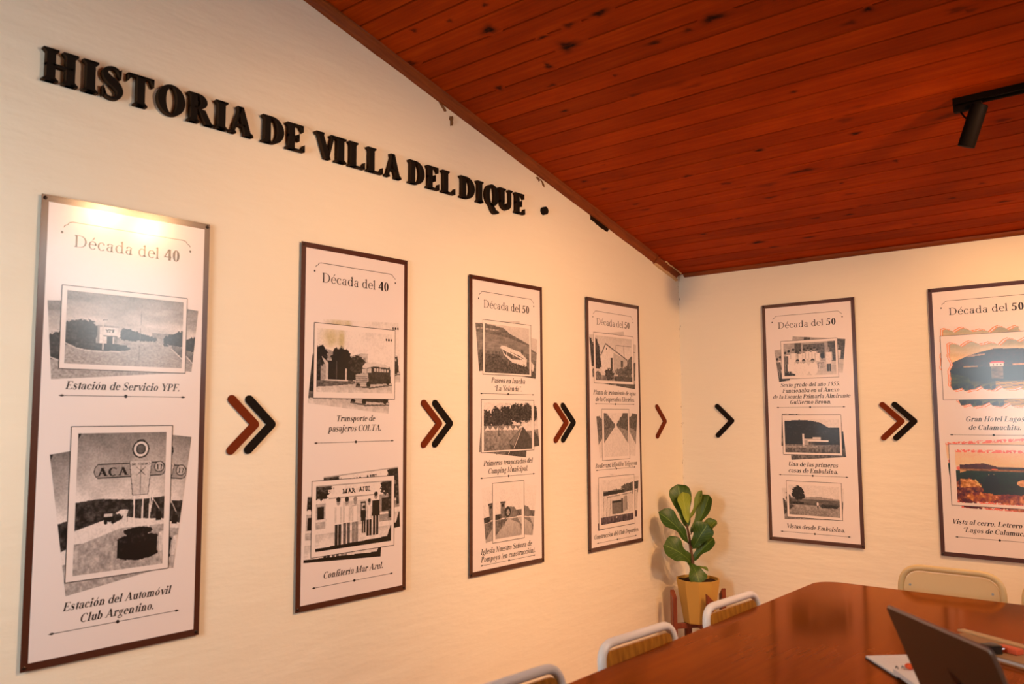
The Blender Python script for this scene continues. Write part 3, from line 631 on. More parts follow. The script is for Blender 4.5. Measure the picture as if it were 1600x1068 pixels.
def pic_church():
    c = G(212, 272, 3.0, .82, 7); c.grad(0, .6, .83, .80, .03); c.poly([(.20, .34), (.36, .34), (.36, .62), (.20, .62)], .42, .08); c.rect(.18, .315, .38, .345, .3); c.rect(.25, .36, .31, .41, .18)
    c.poly([(.36, .46), (.46, .41), (.72, .44), (.80, .50), (.80, .63), (.36, .64)], .44, .08); c.ell(.46, .52, .12, .10, .2, .08); c.ell(.48, .53, .06, .06, .55); c.rect(.8, .50, 1, .62, .36, .14)
    c.rect(.0, .55, .2, .66, .22, .14); c.grad(.65, 1, .66, .60, .06, (16, 16)); c.poly([(0, .66), (.5, .64), (.30, .76), (0, .95)], .40, .14); c.poly([(.5, .65), (.84, .66), (1, .80), (1, .92), (.9, .76)], .45, .1)
    for x in (.12, .22, .33): c.line(x, .56, x, .78, .014, .2)
    return c.done('church_photograph', .05, 1.08)
def pic_plant_house():
    c = G(412, 276, 3.2, .76, 8); c.grad(0, .5, .72, .80, .03)
    c.blob(.05, .5, .08, .4, .2, .14, 1.0); c.poly([(0, .05), (.05, .1), (.12, .45), (.16, .7), (0, .75)], .22, .14); c.poly([(.83, .55), (.98, .40), (1, .42), (1, .8), (.83, .8)], .35, .12)
    c.poly([(.14, .44), (.27, .17), (.48, .36), (.48, .90), (.16, .80)], .80, .03); c.poly([(.48, .36), (.86, .50), (.86, .74), (.48, .90)], .66, .04); c.line(.14, .44, .27, .17, .02, .3); c.line(.27, .17, .86, .50, .02, .34)
    c.rect(.40, .48, .45, .76, .25); c.rect(.68, .52, .745, .68, .25); c.rect(.285, .26, .31, .30, .3); c.line(.76, .17, .78, .46, .008, .3); c.line(.54, .18, .98, .18, .006, .4); c.line(.54, .18, .54, .36, .006, .4)
    c.grad(.88, 1, .5, .45, .14, (30, 12)); c.blob(.36, .86, .13, .15, .26, .2, 1.4); c.blob(.70, .80, .2, .12, .34, .2, 1.4); c.blob(.9, .76, .13, .16, .3, .2, 1.4); c.rect(0, .74, .16, .80, .74, .1); c.blob(.06, .90, .09, .1, .4, .2, 1.4)
    c.rect(.5, .90, 1, 1, .28, .12)
    return c.done('gabled_house_photograph', .05, 1.08)
def pic_boulevard():
    c = G(271, 270, 3.2, .82, 9); c.grad(0, 1, .82, .78, .03)
    for i in range(8): k = i / 7; c.blob(.02 + .40 * k, .22 + .07 * k, .20 - .17 * k, .26 - .20 * k, .34, .14, 1.)
    c.poly([(0, .38), (.46, .30), (0, .68)], .40, .14)
    for i in range(8): k = i / 7; c.blob(1.0 - .46 * k, .16 + .13 * k, .22 - .18 * k, .30 - .24 * k, .30, .16, 1.2); c.line(.98 - .43 * k, .3, .98 - .43 * k, .52 - .2 * k, .02 - .015 * k, .3)
    c.poly([(.54, .30), (1, .42), (1, .72)], .48, .14); c.poly([(.49, .29), (.52, .29), (1, .86), (1, 1), (0, 1), (0, .72)], .79, .03)
    return c.done('boulevard_photograph', .05, 1.05)
def pic_club():
    c = G(363, 262, 3.2, .8, 10); c.grad(0, .45, .80, .78, .03); c.blob(.85, .24, .24, .12, .25, .14); c.poly([(.62, .18), (1, .10), (1, .4), (.66, .4)], .28, .14); c.rect(.08, .26, .70, .36, .16, .06); c.line(.08, .26, .72, .24, .014, .5)
    c.poly([(.06, .36), (.72, .33), (.98, .30), (1, .80), (.62, .84), (.06, .84)], .76, .04); c.poly([(.34, .50), (.62, .50), (.62, .80), (.34, .80)], .40, .05); c.rect(.34, .5, .62, .545, .15); c.rect(.62, .46, .68, .80, .30); c.poly([(.70, .42), (.80, .40), (.82, .74), (.70, .78)], .55); c.rect(.785, .42, .80, .72, .15)
    for x in (.10, .2, .3): c.line(x, .38, x - .04, .82, .01, .45)
    c.line(.18, .40, .94, .36, .014, .5); c.line(.48, .22, .47, .36, .014, .2); c.grad(.84, 1, (.34, .31, .34), (.30, .27, .31), .16, (24, 10)); c.ell(.47, .88, .015, .02, .8)
    return c.done('club_building_photograph', .05, 1.08)
def pic_school():
    c = G(333, 210, 2.6, .7, 11); c.rect(0, 0, 1, .6, .58, .08); c.rect(.22, .0, .34, .4, .30, .1); c.rect(.38, .05, .80, .5, .34, .14); c.rect(.86, .0, 1, .6, .30, .14); c.grad(.72, 1, .62, .74, .05)
    for x, y in ((.40, .18), (.47, .14), (.54, .17), (.60, .14), (.66, .2), (.33, .2)): c.person(x, y, .66, .80, .72, .34, .18)
    c.person(.10, .20, .78, .82, .30, .36, .15); c.person(.19, .16, .74, .84, .74, .36, .13); c.rect(.05, .48, .20, .86, .82, .04); c.person(.87, .18, .72, .80, .22, .36, .5); c.rect(.82, .45, .91, .68, .78)
    c.person(.03, .25, .7, .4, .3, .3, .2)
    for x in (.28, .40, .57): c.ell(x, .80, .09, .2, .82, .04); c.ell(x - .01, .55, .035, .05, .2); c.ell(x - .01, .59, .03, .045, .6)
    for x in (.24, .36): c.ell(x, .85, .07, .14, .8, .04)
    c.blob(.75, .42, .04, .1, .14); c.rect(.66, .62, .78, .65, .25)
    for i in range(4): c.rect(.66 + .035 * i, .62, .672 + .035 * i, .80, .25)
    c.poly([(0, .88), (.22, .95), (.22, 1), (0, 1)], .25, .14)
    return c.done('school_group_photograph', .05, 1.15)
def pic_first_house():
    c = G(348, 208, 3.0, .8, 12); c.poly([(0, .05), (.28, .02), (.48, .04), (.66, .10), (.80, .24), (1, .24), (1, .9), (0, .9)], .13, .09, (24, 16)); c.grad(.76, 1, .40, .32, .2, (34, 12)); c.rect(.02, .80, .6, .86, .55, .2)
    c.rect(.325, .44, .365, .80, .80); c.rect(.36, .58, .66, .62, .72); c.rect(.36, .62, .44, .78, .6); c.rect(.44, .64, .56, .76, .3, .14); c.rect(.42, .62, .80, .66, .84); c.rect(.52, .54, .66, .575, .8); c.rect(.79, .64, .805, .76, .7); c.rect(.56, .66, .8, .77, .2); c.rect(.2, .77, .85, .785, .5)
    return c.done('low_house_photograph', .05, 1.05)
def pic_field():
    c = G(318, 184, 3.0, .8, 13); c.grad(0, .5, .80, .80, .02); c.poly([(0, .42), (.3, .40), (.6, .36), (1, .42), (1, .52), (0, .52)], .55, .05); c.grad(.46, .66, .36, .34, .10, (10, 16)); c.grad(.66, 1, .56, .50, .15, (30, 18)); c.blob(.5, .9, .3, .12, .5, .15, 1.3)
    c.blob(.19, .26, .13, .24, .14, .1, 1.); c.blob(.20, .36, .14, .12, .13, .1, 1.); c.rect(.175, .4, .19, .62, .12); c.rect(.12, .4, .13, .6, .16); c.rect(0, .56, .3, .64, .2, .14); c.blob(.0, .5, .05, .2, .25)
    for x, r in ((.68, .06), (.78, .09), (.9, .08)): c.blob(x, .66, r, .07, .2, .14)
    c.ell(.575, .60, .022, .06, .84); c.rect(.565, .66, .585, .74, .15); c.poly([(0, .62), (.12, .70), (.0, .85)], .3, .14)
    return c.done('field_photograph', .05, 1.05)
def jag(c, k, ins, seed):
    rg = np.random.RandomState(seed); pts = []
    n = 9
    for i in range(n): x = ins + (1 - 2 * ins) * i / n; y = ins * .5 + rg.rand() * .07; pts += [(x + k, y + k), (x + .04 + k, y - .02 + k + .06 * (i % 2))]
    for i in range(3): pts += [(1 - ins * .6 - k, .15 + .28 * i), (1 - ins - .02 - k, .25 + .26 * i)]
    for i in range(n): x = 1 - ins - (1 - 2 * ins) * i / n; y = 1 - ins * .5 - rg.rand() * .05; pts += [(x - k, y - k), (x - .03 - k, y - .06 * (i % 2) - k)]
    for i in range(3): pts += [(ins * .5 + k, .85 - .28 * i), (ins + .03 * (i % 2) + k, .72 - .26 * i)]
    return pts
def pic_hotel():
    c = G(446, 303, 2.6, (.93, .88, .86), 14)
    W_ = (.90, .88, .86); O_ = (.95, .52, .28)
    tmp = Pic(c.W, c.H, (.80, .72, .58), 15)
    tmp.grad(0, .35, (.55, .60, .55), (.86, .74, .52), .10, (3, 10)); tmp.grad(.35, .60, (.88, .74, .52), (.9, .78, .56), .02)
    tmp.poly([(0, .46), (.10, .40), (.26, .30), (.40, .24), (.55, .19), (.80, .20), (.93, .22), (1, .24), (1, .55), (0, .55)], (.20, .12, .05), .05, (16, 12)); tmp.line(.26, .31, .44, .285, .02, (.6, .5, .38))
    tmp.rect(.02, .47, 1, .515, (.22, .16, .08), .1); tmp.rect(.2, .49, .36, .515, (.6, .5, .35), .1); tmp.rect(.50, .445, .65, .515, (.88, .86, .82)); tmp.poly([(.49, .455), (.52, .42), (.64, .425), (.66, .455)], (.75, .22, .14))
    for x in (.53, .57, .61): tmp.rect(x, .475, x + .015, .50, (.3, .25, .2))
    tmp.rect(.74, .47, .95, .51, (.7, .55, .38), .2)
    tmp.grad(.515, .78, (.06, .05, .045), (.12, .13, .07), .05, (6, 16)); tmp.rect(.51, .53, .64, .74, (.42, .36, .27), .22, (10, 26)); tmp.grad(.78, 1, (.20, .20, .08), (.50, .46, .14), .22, (4, 22)); tmp.poly([(0, .6), (.25, .7), (.3, .95), (0, .95)], (.25, .28, .10), .14, (5, 12))
    for i in range(6): tmp.poly([(.05 + .09 * i, .88), (.12 + .09 * i, .84), (.13 + .09 * i, .91), (.06 + .09 * i, .93)], (.03, .03, .025))
    for i in range(9): tmp.line(.55, .80 + .02 * i, 1, .82 + .02 * i, .006, (.8, .66, .2))
    c.put(c.pm(jag(c, 0, .02, 3)), O_); c.put(c.pm(jag(c, .012, .02, 3)), W_); c.put(c.pm(jag(c, .022, .02, 3)), O_)
    mk = c.pm(jag(c, .032, .02, 3))[..., None]; c.a = np.where(mk, tmp.a, c.a)
    return c.done('lake_hotel_photograph', .03, 1.1)
def pic_lake():
    c = G(402, 293, 2.6, (.88, .80, .76), 16); n = c.noise(50, 40, 2)
    bx = (c.X < .075) | (c.X > .925) | (c.Y < .06) | (c.Y > .94); c.put(bx & (n > .45), (.82, .42, .36), .1); c.rect(.05, .05, .95, .95, (.8, .7, .58))
    c.grad(.05, .30, (.84, .74, .62), (.88, .76, .6), .03); c.poly([(.05, .29), (.35, .25), (.50, .30), (.55, .38), (.05, .36)], (.30, .16, .12), .06); c.rect(.5, .31, .95, .39, (.22, .14, .06), .14); c.rect(.05, .36, .95, .40, (.5, .36, .2), .16); c.rect(.45, .345, .52, .37, (.85, .4, .25))
    c.grad(.39, .95, (.13, .21, .14), (.09, .14, .10), .04, (5, 14)); c.poly([(.05, .37), (.14, .40), (.05, .44)], (.7, .56, .36)); c.poly([(.4, .46), (.47, .44), (.5, .54), (.44, .56)], (.82, .72, .5)); c.ell(.86, .60, .12, .07, (.78, .62, .45), .12)
    c.blob(.14, .78, .22, .24, (.42, .22, .08), .34, .8, (24, 18)); c.poly([(.05, .55), (.24, .56), (.30, .68), (.05, .72)], (.7, .5, .26), .3); c.blob(.44, .70, .10, .28, (.10, .055, .04), .06, .6); c.blob(.7, .9, .36, .10, (.55, .30, .12), .36, .8, (26, 14)); c.blob(.3, .88, .2, .1, (.62, .38, .14), .36, .8, (26, 14))
    c.line(.24, .57, .30, .68, .02, (.75, .66, .4))
    return c.done('lake_shore_photograph', .04, 1.08)

# ------------------------------------------------------------------ banners (board frame: u right, v down, millimetres)
BW, BH = .598, 1.53
REG, BLD = (.125, .04), (.215, .06)
CAP = (.20, .055)
class Banner:
    def __init__(s, label, pos, wall, top, border_label=None):
        rz = R(90) if wall == 'l' else 0
        loc = (0, pos + BW / 2, top - BH) if wall == 'l' else (pos + BW / 2, 0, top - BH)
        s.r = thing('wall_banner', label, 'banner', loc, rz, 'history banners on the walls')
        bm = bmesh.new()
        nu, nv = 4, 18; F = []; B_ = []
        for j in range(nv + 1):
            F.append([]); B_.append([])
            for i in range(nu + 1):
                u, v = i / nu, j / nv; x = (u - .5) * BW; z = v * BH
                F[-1].append(bm.verts.new((x, -.0135, z))); B_[-1].append(bm.verts.new((x, -.0105, z)))
        for j in range(nv):
            for i in range(nu):
                bm.faces.new((F[j][i], F[j][i + 1], F[j + 1][i + 1], F[j + 1][i])); bm.faces.new((B_[j][i], B_[j + 1][i], B_[j + 1][i + 1], B_[j][i + 1]))
        rim = [(0, i) for i in range(nu + 1)] + [(j, nu) for j in range(1, nv + 1)] + [(nv, i) for i in range(nu - 1, -1, -1)] + [(j, 0) for j in range(nv - 1, 0, -1)]
        for (a0, b0), (a1, b1) in zip(rim, rim[1:] + rim[:1]): bm.faces.new((F[a0][b0], B_[a0][b0], B_[a1][b1], F[a1][b1]))
        obj('border_sheet', bm, 'border', s.r)
        s.rectq('print_panel', 22, 23, 576, 1506, .0139, 'panel')
        s.flourish()
        for u, v in ((11, 12), (587, 12), (11, 1518), (587, 1518)):
            bm = bmesh.new(); x, z = u / 1000 - BW / 2, BH - v / 1000
            add_tube(bm, [(x, -.0001, z), (x, -.0136, z)], .0025, 8); add_tube(bm, [(x, -.0135, z), (x, -.0152, z), (x, -.0165, z)], .006, 12, radii=[.0062, .0062, .004])
            obj('screw', bm, 'screw', s.r, autos=40)
    def p(s, u, v, d): return Vector((u / 1000 - BW / 2, -d, BH - v / 1000))
    def rectq(s, name, u0, v0, u1, v1, d, mt, parent=None):
        bm = bmesh.new(); bm.faces.new([bm.verts.new(s.p(*q_, d)) for q_ in ((u0, v1), (u1, v1), (u1, v0), (u0, v0))]); return obj(name, bm, mt, parent or s.r)
    def heading(s, dec):
        P, w_ = text_polys([('Década del ', *REG), (dec, *BLD)]); k = (482 - 106) / w_; x1 = text_polys([('Década del ', *REG)])[1]
        x2 = text_polys([('Década ', *REG)])[1]
        for nm, sel in (('heading_word', lambda x: x < x2), ('heading_word', lambda x: x2 <= x < x1), ('heading_number', lambda x: x >= x1)):
            bm = bmesh.new(); polys_mesh(bm, [q_ for q_ in P if sel(sum(p[0] for p in q_) / len(q_))], lambda x, y: s.p(106 + x * k, 162 - y * 41, .0143)); obj(nm, bm, 'ink', s.r)
    def caption(s, lines):
        bm = bmesh.new()
        for st, u0, u1, v in lines:
            P, w_ = text_polys([(st, *CAP)], .26); k = (u1 - u0) / w_; c = min(max(k * 1.05, 23.5), 31)
            polys_mesh(bm, P, lambda x, y: s.p(u0 + x * k, v - y * c, .0143))
        obj('caption', bm, 'ink', s.r)
    def strip(s, bm, pts, w_, d=.0143):
        n = len(pts); V = []
        for i, p in enumerate(pts):
            a, b = pts[max(0, i - 1)], pts[min(n - 1, i + 1)]; dx, dy = b[0] - a[0], b[1] - a[1]; l = math.hypot(dx, dy)
            V.append((bm.verts.new(s.p(p[0] - dy / l * w_ / 2, p[1] + dx / l * w_ / 2, d)), bm.verts.new(s.p(p[0] + dy / l * w_ / 2, p[1] - dx / l * w_ / 2, d))))
        for a, b in zip(V, V[1:]): bm.faces.new((a[0], b[0], b[1], a[1]))
    def disc(s, bm, u, v, r, d=.0143, n=14): bm.faces.new([bm.verts.new(s.p(u + r * math.cos(2 * math.pi * k / n), v - r * math.sin(2 * math.pi * k / n), d)) for k in range(n)])
    def flourish(s):
        bm = bmesh.new()
        arc = lambda m_: [(m_(72), 101), (m_(74), 96), (m_(79), 92), (m_(84), 91), (m_(86), 86), (m_(91), 81.5), (m_(100), 79)]
        L_ = arc(lambda u: u); Rr = arc(lambda u: 592 - u)[::-1]
        s.strip(bm, L_ + [(200, 79), (300, 79), (400, 79)] + Rr, 2.4)
        s.disc(bm, 67, 118, 4.2); s.disc(bm, 521, 117, 4.2); obj('heading_flourish', bm, 'ink', s.r)
    def divider(s, v):
        bm = bmesh.new(); s.strip(bm, [(82, v), (300, v), (514, v)], 2.0); s.disc(bm, 299, v, 6.2)
        for u, sg in ((80, 1), (517, -1)):
            bm.faces.new([bm.verts.new(s.p(*q_, .0143)) for q_ in ([(u - 3 * sg, v), (u + 10 * sg, v + 4.5), (u + 10 * sg, v - 4.5)] if sg > 0 else [(u + 3, v), (u - 10, v - 4.5), (u - 10, v + 4.5)])]); s.disc(bm, u + 12 * sg, v, 3)
        obj('divider_line', bm, 'ink', s.r)
    def photo(s, me, o, i, left=None, right=None, hl=None, hr=None):
        iw, ih = i[2] - i[0], i[3] - i[1]
        for k, (e, side) in enumerate(((left, 0), (right, 1))):
            if not e: continue
            (ut, vt), (ub, vb) = e; ph = math.atan2(ub - ut, vb - vt); hh = min(math.hypot(ub - ut, vb - vt), ih * 1.06); ww = hh * iw / ih
            if side == 1: ub, vb = ub - ww * math.cos(ph), vb + ww * math.sin(ph)
            x = link('background_photograph', me, None, s.r); x.location = s.p(ub, vb, .01425 + .0003 * k); x.rotation_euler = (0, -ph, 0); x.scale = (ww / 1000, 1, hh / 1000)
        pr = s.rectq('photograph', *o, .0150, 'print_white')
        bm = bmesh.new(); u0, v0, u1, v1 = o
        for a, b in (((u0, v0), (u1, v0)), ((u1, v0), (u1, v1)), ((u1, v1), (u0, v1)), ((u0, v1), (u0, v0))): s.strip(bm, [a, b], 2.6, .0153)
        obj('outline', bm, 'ink', pr)
        x = link('picture', me, None, pr); x.location = s.p(i[0], i[3], .0152); x.scale = (iw / 1000, 1, ih / 1000)
CHEV = ['brown flat chevron arrow on the wall between the petrol station banner and the bus banner',
        'black flat chevron arrow on the wall between the petrol station banner and the bus banner',
        'brown flat chevron arrow between the bus banner and the boat and tents banner',
        'black flat chevron arrow between the bus banner and the boat and tents banner',
        'brown flat chevron arrow between the boat and tents banner and the gabled house banner',
        'black flat chevron arrow between the boat and tents banner and the gabled house banner',
        'single brown chevron arrow beside the room corner, above the potted fig',
        'single black chevron arrow on the end wall, just right of the room corner',
        'brown chevron arrow on the end wall, left one beside the coloured lake banner',
        'black chevron arrow on the end wall, right one beside the coloured lake banner']
# ------------------------------------------------------------------ the room
XR, YF = 4.75, -6.4
FZ = -.07              # floor level
def ceil_z(y): return ZC - SL * y
def side_wall(name, x0, x1, mt):
    bm = bmesh.new(); add_prism(bm, [(0.14, FZ - .1), (0.14, ceil_z(.14) + .02), (YF - .14, ceil_z(YF - .14) + .02), (YF - .14, FZ - .1)], 'x', x0, x1)
    bmesh.ops.recalc_face_normals(bm, faces=bm.faces); return struct(obj(name, bm, mt))
wall_left = side_wall('wall_left', -.14, 0, 'wall_l')
side_wall('wall_right', XR, XR + .14, 'plain_wall')
struct(box('wall_back', 0, XR, 0, .14, FZ - .1, ZC + .01, 'wall_b'))
struct(box('wall_front', 0, XR, YF - .14, YF, FZ - .1, ceil_z(YF) + .02, 'plain_wall'))
struct(box('floor', 0, XR, YF, 0, FZ - .1, FZ, 'floor'))
# pine boards: one mesh with a groove between neighbours, knots as patches of the same varnished wood
bm = bmesh.new(); kl = bm.verts.layers.float.new('knot')
S1 = -YF / math.cos(AC) + .1; prof = [(-.05, 0.)]; k = 0
while POFF + PITCH * k < S1:
    s0 = POFF + PITCH * k; prof += [(s0 - .0048, 0.), (s0 - .0026, .011), (s0 + .0026, .011), (s0 + .0048, 0.)]; k += 1
prof.append((S1 + .1, 0.))
xs = [-.1, XR + .1]
rows = [[bm.verts.new((x, -s_, z)) for x in xs] for s_, z in prof]
for a, b_ in zip(rows, rows[1:]): bm.faces.new((a[0], a[1], b_[1], b_[0]))
top = [bm.verts.new((x, -s_, .08)) for s_ in (-.05, S1 + .1) for x in xs]
bm.faces.new((top[0], top[2], top[3], top[1]))
def knot(x, s_, rx, ry, strength=1., tail=0):
    rx *= 1.25; ry *= 1.25
    n = 20; rings = []
    for q_, kv in ((.2, 1), (.45, .95), (.65, .7), (.85, .42), (1.15, .22), (1.7, 0)):
        rg = []
        for i in range(n):
            a = 2 * math.pi * i / n; jit = 1 + .18 * math.sin(3 * a + x * 9) + .1 * math.sin(5 * a + s_ * 7)
            xx = rx * math.cos(a) * jit * q_; xx *= (1 + tail) if xx * (1 if x * 10 % 2 < 1 else -1) > 0 else 1
            v = bm.verts.new((x + xx, -s_ + ry * math.sin(a) * jit * q_, -.0006 - .0004 * (1 - q_))); v[kl] = kv * strength; rg.append(v)
        rings.append(rg)
    c = bm.verts.new((x, -s_, -.001)); c[kl] = strength
    for i in range(n): bm.faces.new((c, rings[0][(i + 1) % n], rings[0][i]))
    for a, b_ in zip(rings, rings[1:]):
        for i in range(n): bm.faces.new((a[i], a[(i + 1) % n], b_[(i + 1) % n], b_[i]))
for kx_ in (
    (0.566, 2.733, 0.03, 0.022, 1, 0.2), (0.808, 2.479, 0.034, 0.028, 1, 0.5), (0.751, 2.58, 0.02, 0.008, 0.9, 0.3), (0.897, 2.592, 0.022, 0.013, 0.8, 0.3),
    (1.054, 2.593, 0.03, 0.014, 1, 0.4), (0.645, 2.402, 0.016, 0.02, 0.9, 0), (0.317, 2.374, 0.017, 0.015, 1, 0), (0.571, 2.273, 0.018, 0.008, 0.8, 0.4),
    (0.881, 2.032, 0.024, 0.01, 0.6, 0.3), (0.492, 2.068, 0.018, 0.007, 0.9, 0.3), (0.249, 2.894, 0.014, 0.012, 0.8, 0), (0.052, 2.724, 0.022, 0.02, 0.8, 0.2),
    (0.446, 2.864, 0.014, 0.01, 0.7, 0), (1.162, 2.326, 0.02, 0.01, 0.8, 0.4), (0.658, 2.865, 0.014, 0.01, 0.8, 0), (1.446, 2.35, 0.036, 0.018, 1, 0.5),
    (1.167, 2.32, 0.022, 0.008, 0.9, 0.4), (1.983, 2.122, 0.016, 0.012, 1, 0), (2.257, 1.972, 0.03, 0.014, 0.6, 0.2), (2.299, 1.946, 0.02, 0.01, 0.5, 0.4),
    (1.2, 1.342, 0.02, 0.01, 1, 0.3), (1.334, 1.065, 0.05, 0.014, 0.8, 0.9), (1.666, 1.303, 0.02, 0.011, 1, 0.2), (0.746, 1.246, 0.02, 0.01, 0.8, 0.5),
    (1.451, 0.866, 0.012, 0.006, 0.8, 0), (1.087, 0.993, 0.05, 0.02, 0.45, 0.4), (1.047, 0.853, 0.03, 0.008, 0.7, 0.4), (1.19, 0.526, 0.02, 0.007, 0.9, 0.4),
    (1.376, 0.504, 0.02, 0.007, 0.9, 0.4), (1.445, 0.736, 0.03, 0.01, 0.5, 0.6), (1.47, 0.578, 0.03, 0.007, 0.6, 0.6), (2.119, 0.379, 0.03, 0.009, 0.8, 0.4),
    (0.474, 0.551, 0.02, 0.008, 0.8, 0.3), (0.751, 0.328, 0.035, 0.014, 1, 0.4), (1.053, 0.296, 0.035, 0.009, 0.8, 0.5), (0.805, 0.233, 0.03, 0.01, 0.7, 0.3),
    (2.07, 1.282, 0.07, 0.016, 0.6, 0.4), (2.253, 1.154, 0.03, 0.012, 0.6, 0.2), (0.316, 0.978, 0.03, 0.01, 0.6, 0.4), (0.786, 0.679, 0.02, 0.008, 0.7, 0.3),
    (1.1, 2.021, 0.06, 0.014, 0.35, 0.5), (1.173, 1.975, 0.04, 0.012, 0.35, 0.5), (1.662, 1.43, 0.03, 0.02, 0.4, 0.2)):
    knot(*kx_)
# a few more out of sight of nothing in particular, scattered by chance
rk = random.Random(9)
for i in range(70):
    knot(rk.uniform(.1, XR - .1), POFF + PITCH * (rk.randint(0, 54) + rk.uniform(.25, .75)), rk.uniform(.006, .022), rk.uniform(.004, .013), rk.uniform(.35, .8), rk.uniform(0, 1.2))
ceiling = struct(obj('ceiling', bm, 'ceiling', loc=(0, 0, ZC), rot=(-AC, 0, 0)))

# mouldings under the boards
def trim_profile(name, prof_, s0, s1, mt, parent=None, n=1, jitter=0):
    bm = bmesh.new(); rg = random.Random(3); rings = []
    for i in range(n + 1):
        s_ = s0 + (s1 - s0) * i / n; rings.append([bm.verts.new((x + (rg.uniform(-jitter, jitter) if x > .004 else 0), -s_, z + (rg.uniform(-jitter, jitter) if z < -.003 else 0))) for x, z in prof_])
    for a, b_ in zip(rings, rings[1:]):
        for q_ in range(len(prof_)): bm.faces.new((a[q_], a[(q_ + 1) % len(prof_)], b_[(q_ + 1) % len(prof_)], b_[q_]))
    bm.faces.new(rings[0]); bm.faces.new(rings[-1][::-1]); bmesh.ops.recalc_face_normals(bm, faces=bm.faces)
    return obj(name, bm, mt, parent, None if parent else (0, 0, ZC), None if parent else (-AC, 0, 0))
t1 = struct(trim_profile('trim_1', [(.0005, -.0012), (.040, -.0012), (.038, -.009), (.030, -.013), (.018, -.031), (.012, -.043), (.0005, -.046)],   .35, 6.5, 'trim', n=46, jitter=.0014))
trim_profile('moulding_end', [(.0005, -.003), (.034, -.003), (.036, -.012), (.026, -.028), (.014, -.046), (.0005, -.052)], .045, .348, 'trim', t1, n=8, jitter=.003)
trim_profile('split_edge', [(.034, -.002), (.044, -.002), (.046, -.008), (.038, -.012)], .03, .26, 'trim_raw', t1, n=9, jitter=.003)
trim_profile('split_edge', [(.010, -.046), (.018, -.046), (.016, -.056), (.0005, -.058)], .03, .34, 'trim_raw', t1, n=9, jitter=.003)
bm = bmesh.new(); rg = random.Random(5); rings = []
for i in range(40):
    x = .05 + (XR - .06) * i / 39; j = rg.uniform(-.0012, .0012)
    rings.append([bm.verts.new((x, y, ZC + z + (j if y < -.003 else 0))) for y, z in ((-.0006, .004), (-.024, .0015), (-.022, -.012), (-.010, -.022), (-.0006, -.024))])
for a, b_ in zip(rings, rings[1:]):
    for q_ in range(5): bm.faces.new((a[q_], a[(q_ + 1) % 5], b_[(q_ + 1) % 5], b_[q_]))
bm.faces.new(rings[0]); bm.faces.new(rings[-1]); bmesh.ops.recalc_face_normals(bm, faces=bm.faces)
struct(obj('trim_2', bm, 'trim'))
# broken plaster and a mud nest under the moulding
def blotch(name, pts, mt, dep, seed):
    rg = random.Random(seed); bm = bmesh.new(); c = Vector((0, sum(p[0] for p in pts) / len(pts), sum(p[1] for p in pts) / len(pts)))
    ring = []
    for a, b_ in zip(pts, pts[1:] + pts[:1]):
        for k in range(4):
            t = k / 4; ring.append((a[0] + (b_[0] - a[0]) * t + rg.uniform(-.004, .004), a[1] + (b_[1] - a[1]) * t + rg.uniform(-.004, .004)))
    o_ = [bm.verts.new((.0002, y, z)) for y, z in ring]; i_ = [bm.verts.new((dep, c.y + (y - c.y) * .6, c.z + (z - c.z) * .6)) for y, z in ring]; cv = bm.verts.new((dep * 1.15, c.y, c.z)); n = len(ring)
    for k in range(n): bm.faces.new((o_[k], o_[(k + 1) % n], i_[(k + 1) % n], i_[k])); bm.faces.new((i_[k], i_[(k + 1) % n], cv))
    bmesh.ops.recalc_face_normals(bm, faces=bm.faces); return obj(name, bm, mt, wall_left)
blotch('plaster_hole', [(-1.10, 2.722), (-1.085, 2.672), (-1.04, 2.655), (-.99, 2.640), (-.90, 2.620), (-.885, 2.642), (-.99, 2.695)], 'hole', .003, 1)
blotch('mud_nest', [(-2.325, 2.985), (-2.318, 2.935), (-2.306, 2.938), (-2.302, 2.99)], 'mud', .012, 2)
blotch('mud_nest', [(-2.40, 3.035), (-2.36, 3.0), (-2.345, 3.005), (-2.37, 3.03)], 'mud', .006, 3)
blotch('mud_nest', [(-1.625, 2.825), (-1.60, 2.80), (-1.585, 2.803), (-1.60, 2.825)], 'mud', .006, 4)
blotch('mud_nest', [(-1.59, 2.815), (-1.55, 2.775), (-1.54, 2.78), (-1.565, 2.812)], 'mud', .006, 5)
# the two windows behind the viewer
def window(name, x0, x1, z0, z1, mtx):
    bm = bmesh.new()
    for a in ((x0 - .06, x1 + .06, z0 - .06, z0), (x0 - .06, x1 + .06, z1, z1 + .06), (x0 - .06, x0, z0, z1), (x1, x1 + .06, z0, z1), ((x0 + x1) / 2 - .02, (x0 + x1) / 2 + .02, z0, z1)):
        add_box(bm, a[0], a[1], -.05, -.001, a[2], a[3])
    o = struct(obj(name, bm, 'white_frame')); o.matrix_world = mtx
    g = box('pane', x0, x1, -.012, -.006, z0, z1, 'glass', o); return o
window('window_1', -.65, .65, .95, 2.35, Matrix.Translation((.85, YF, 0)) @ Matrix.Rotation(R(180), 4, 'Z'))
window('window_2', -.8, .8, 1.85, 2.95, Matrix.Translation((XR, -2.2, 0)) @ Matrix.Rotation(R(-90), 4, 'Z'))

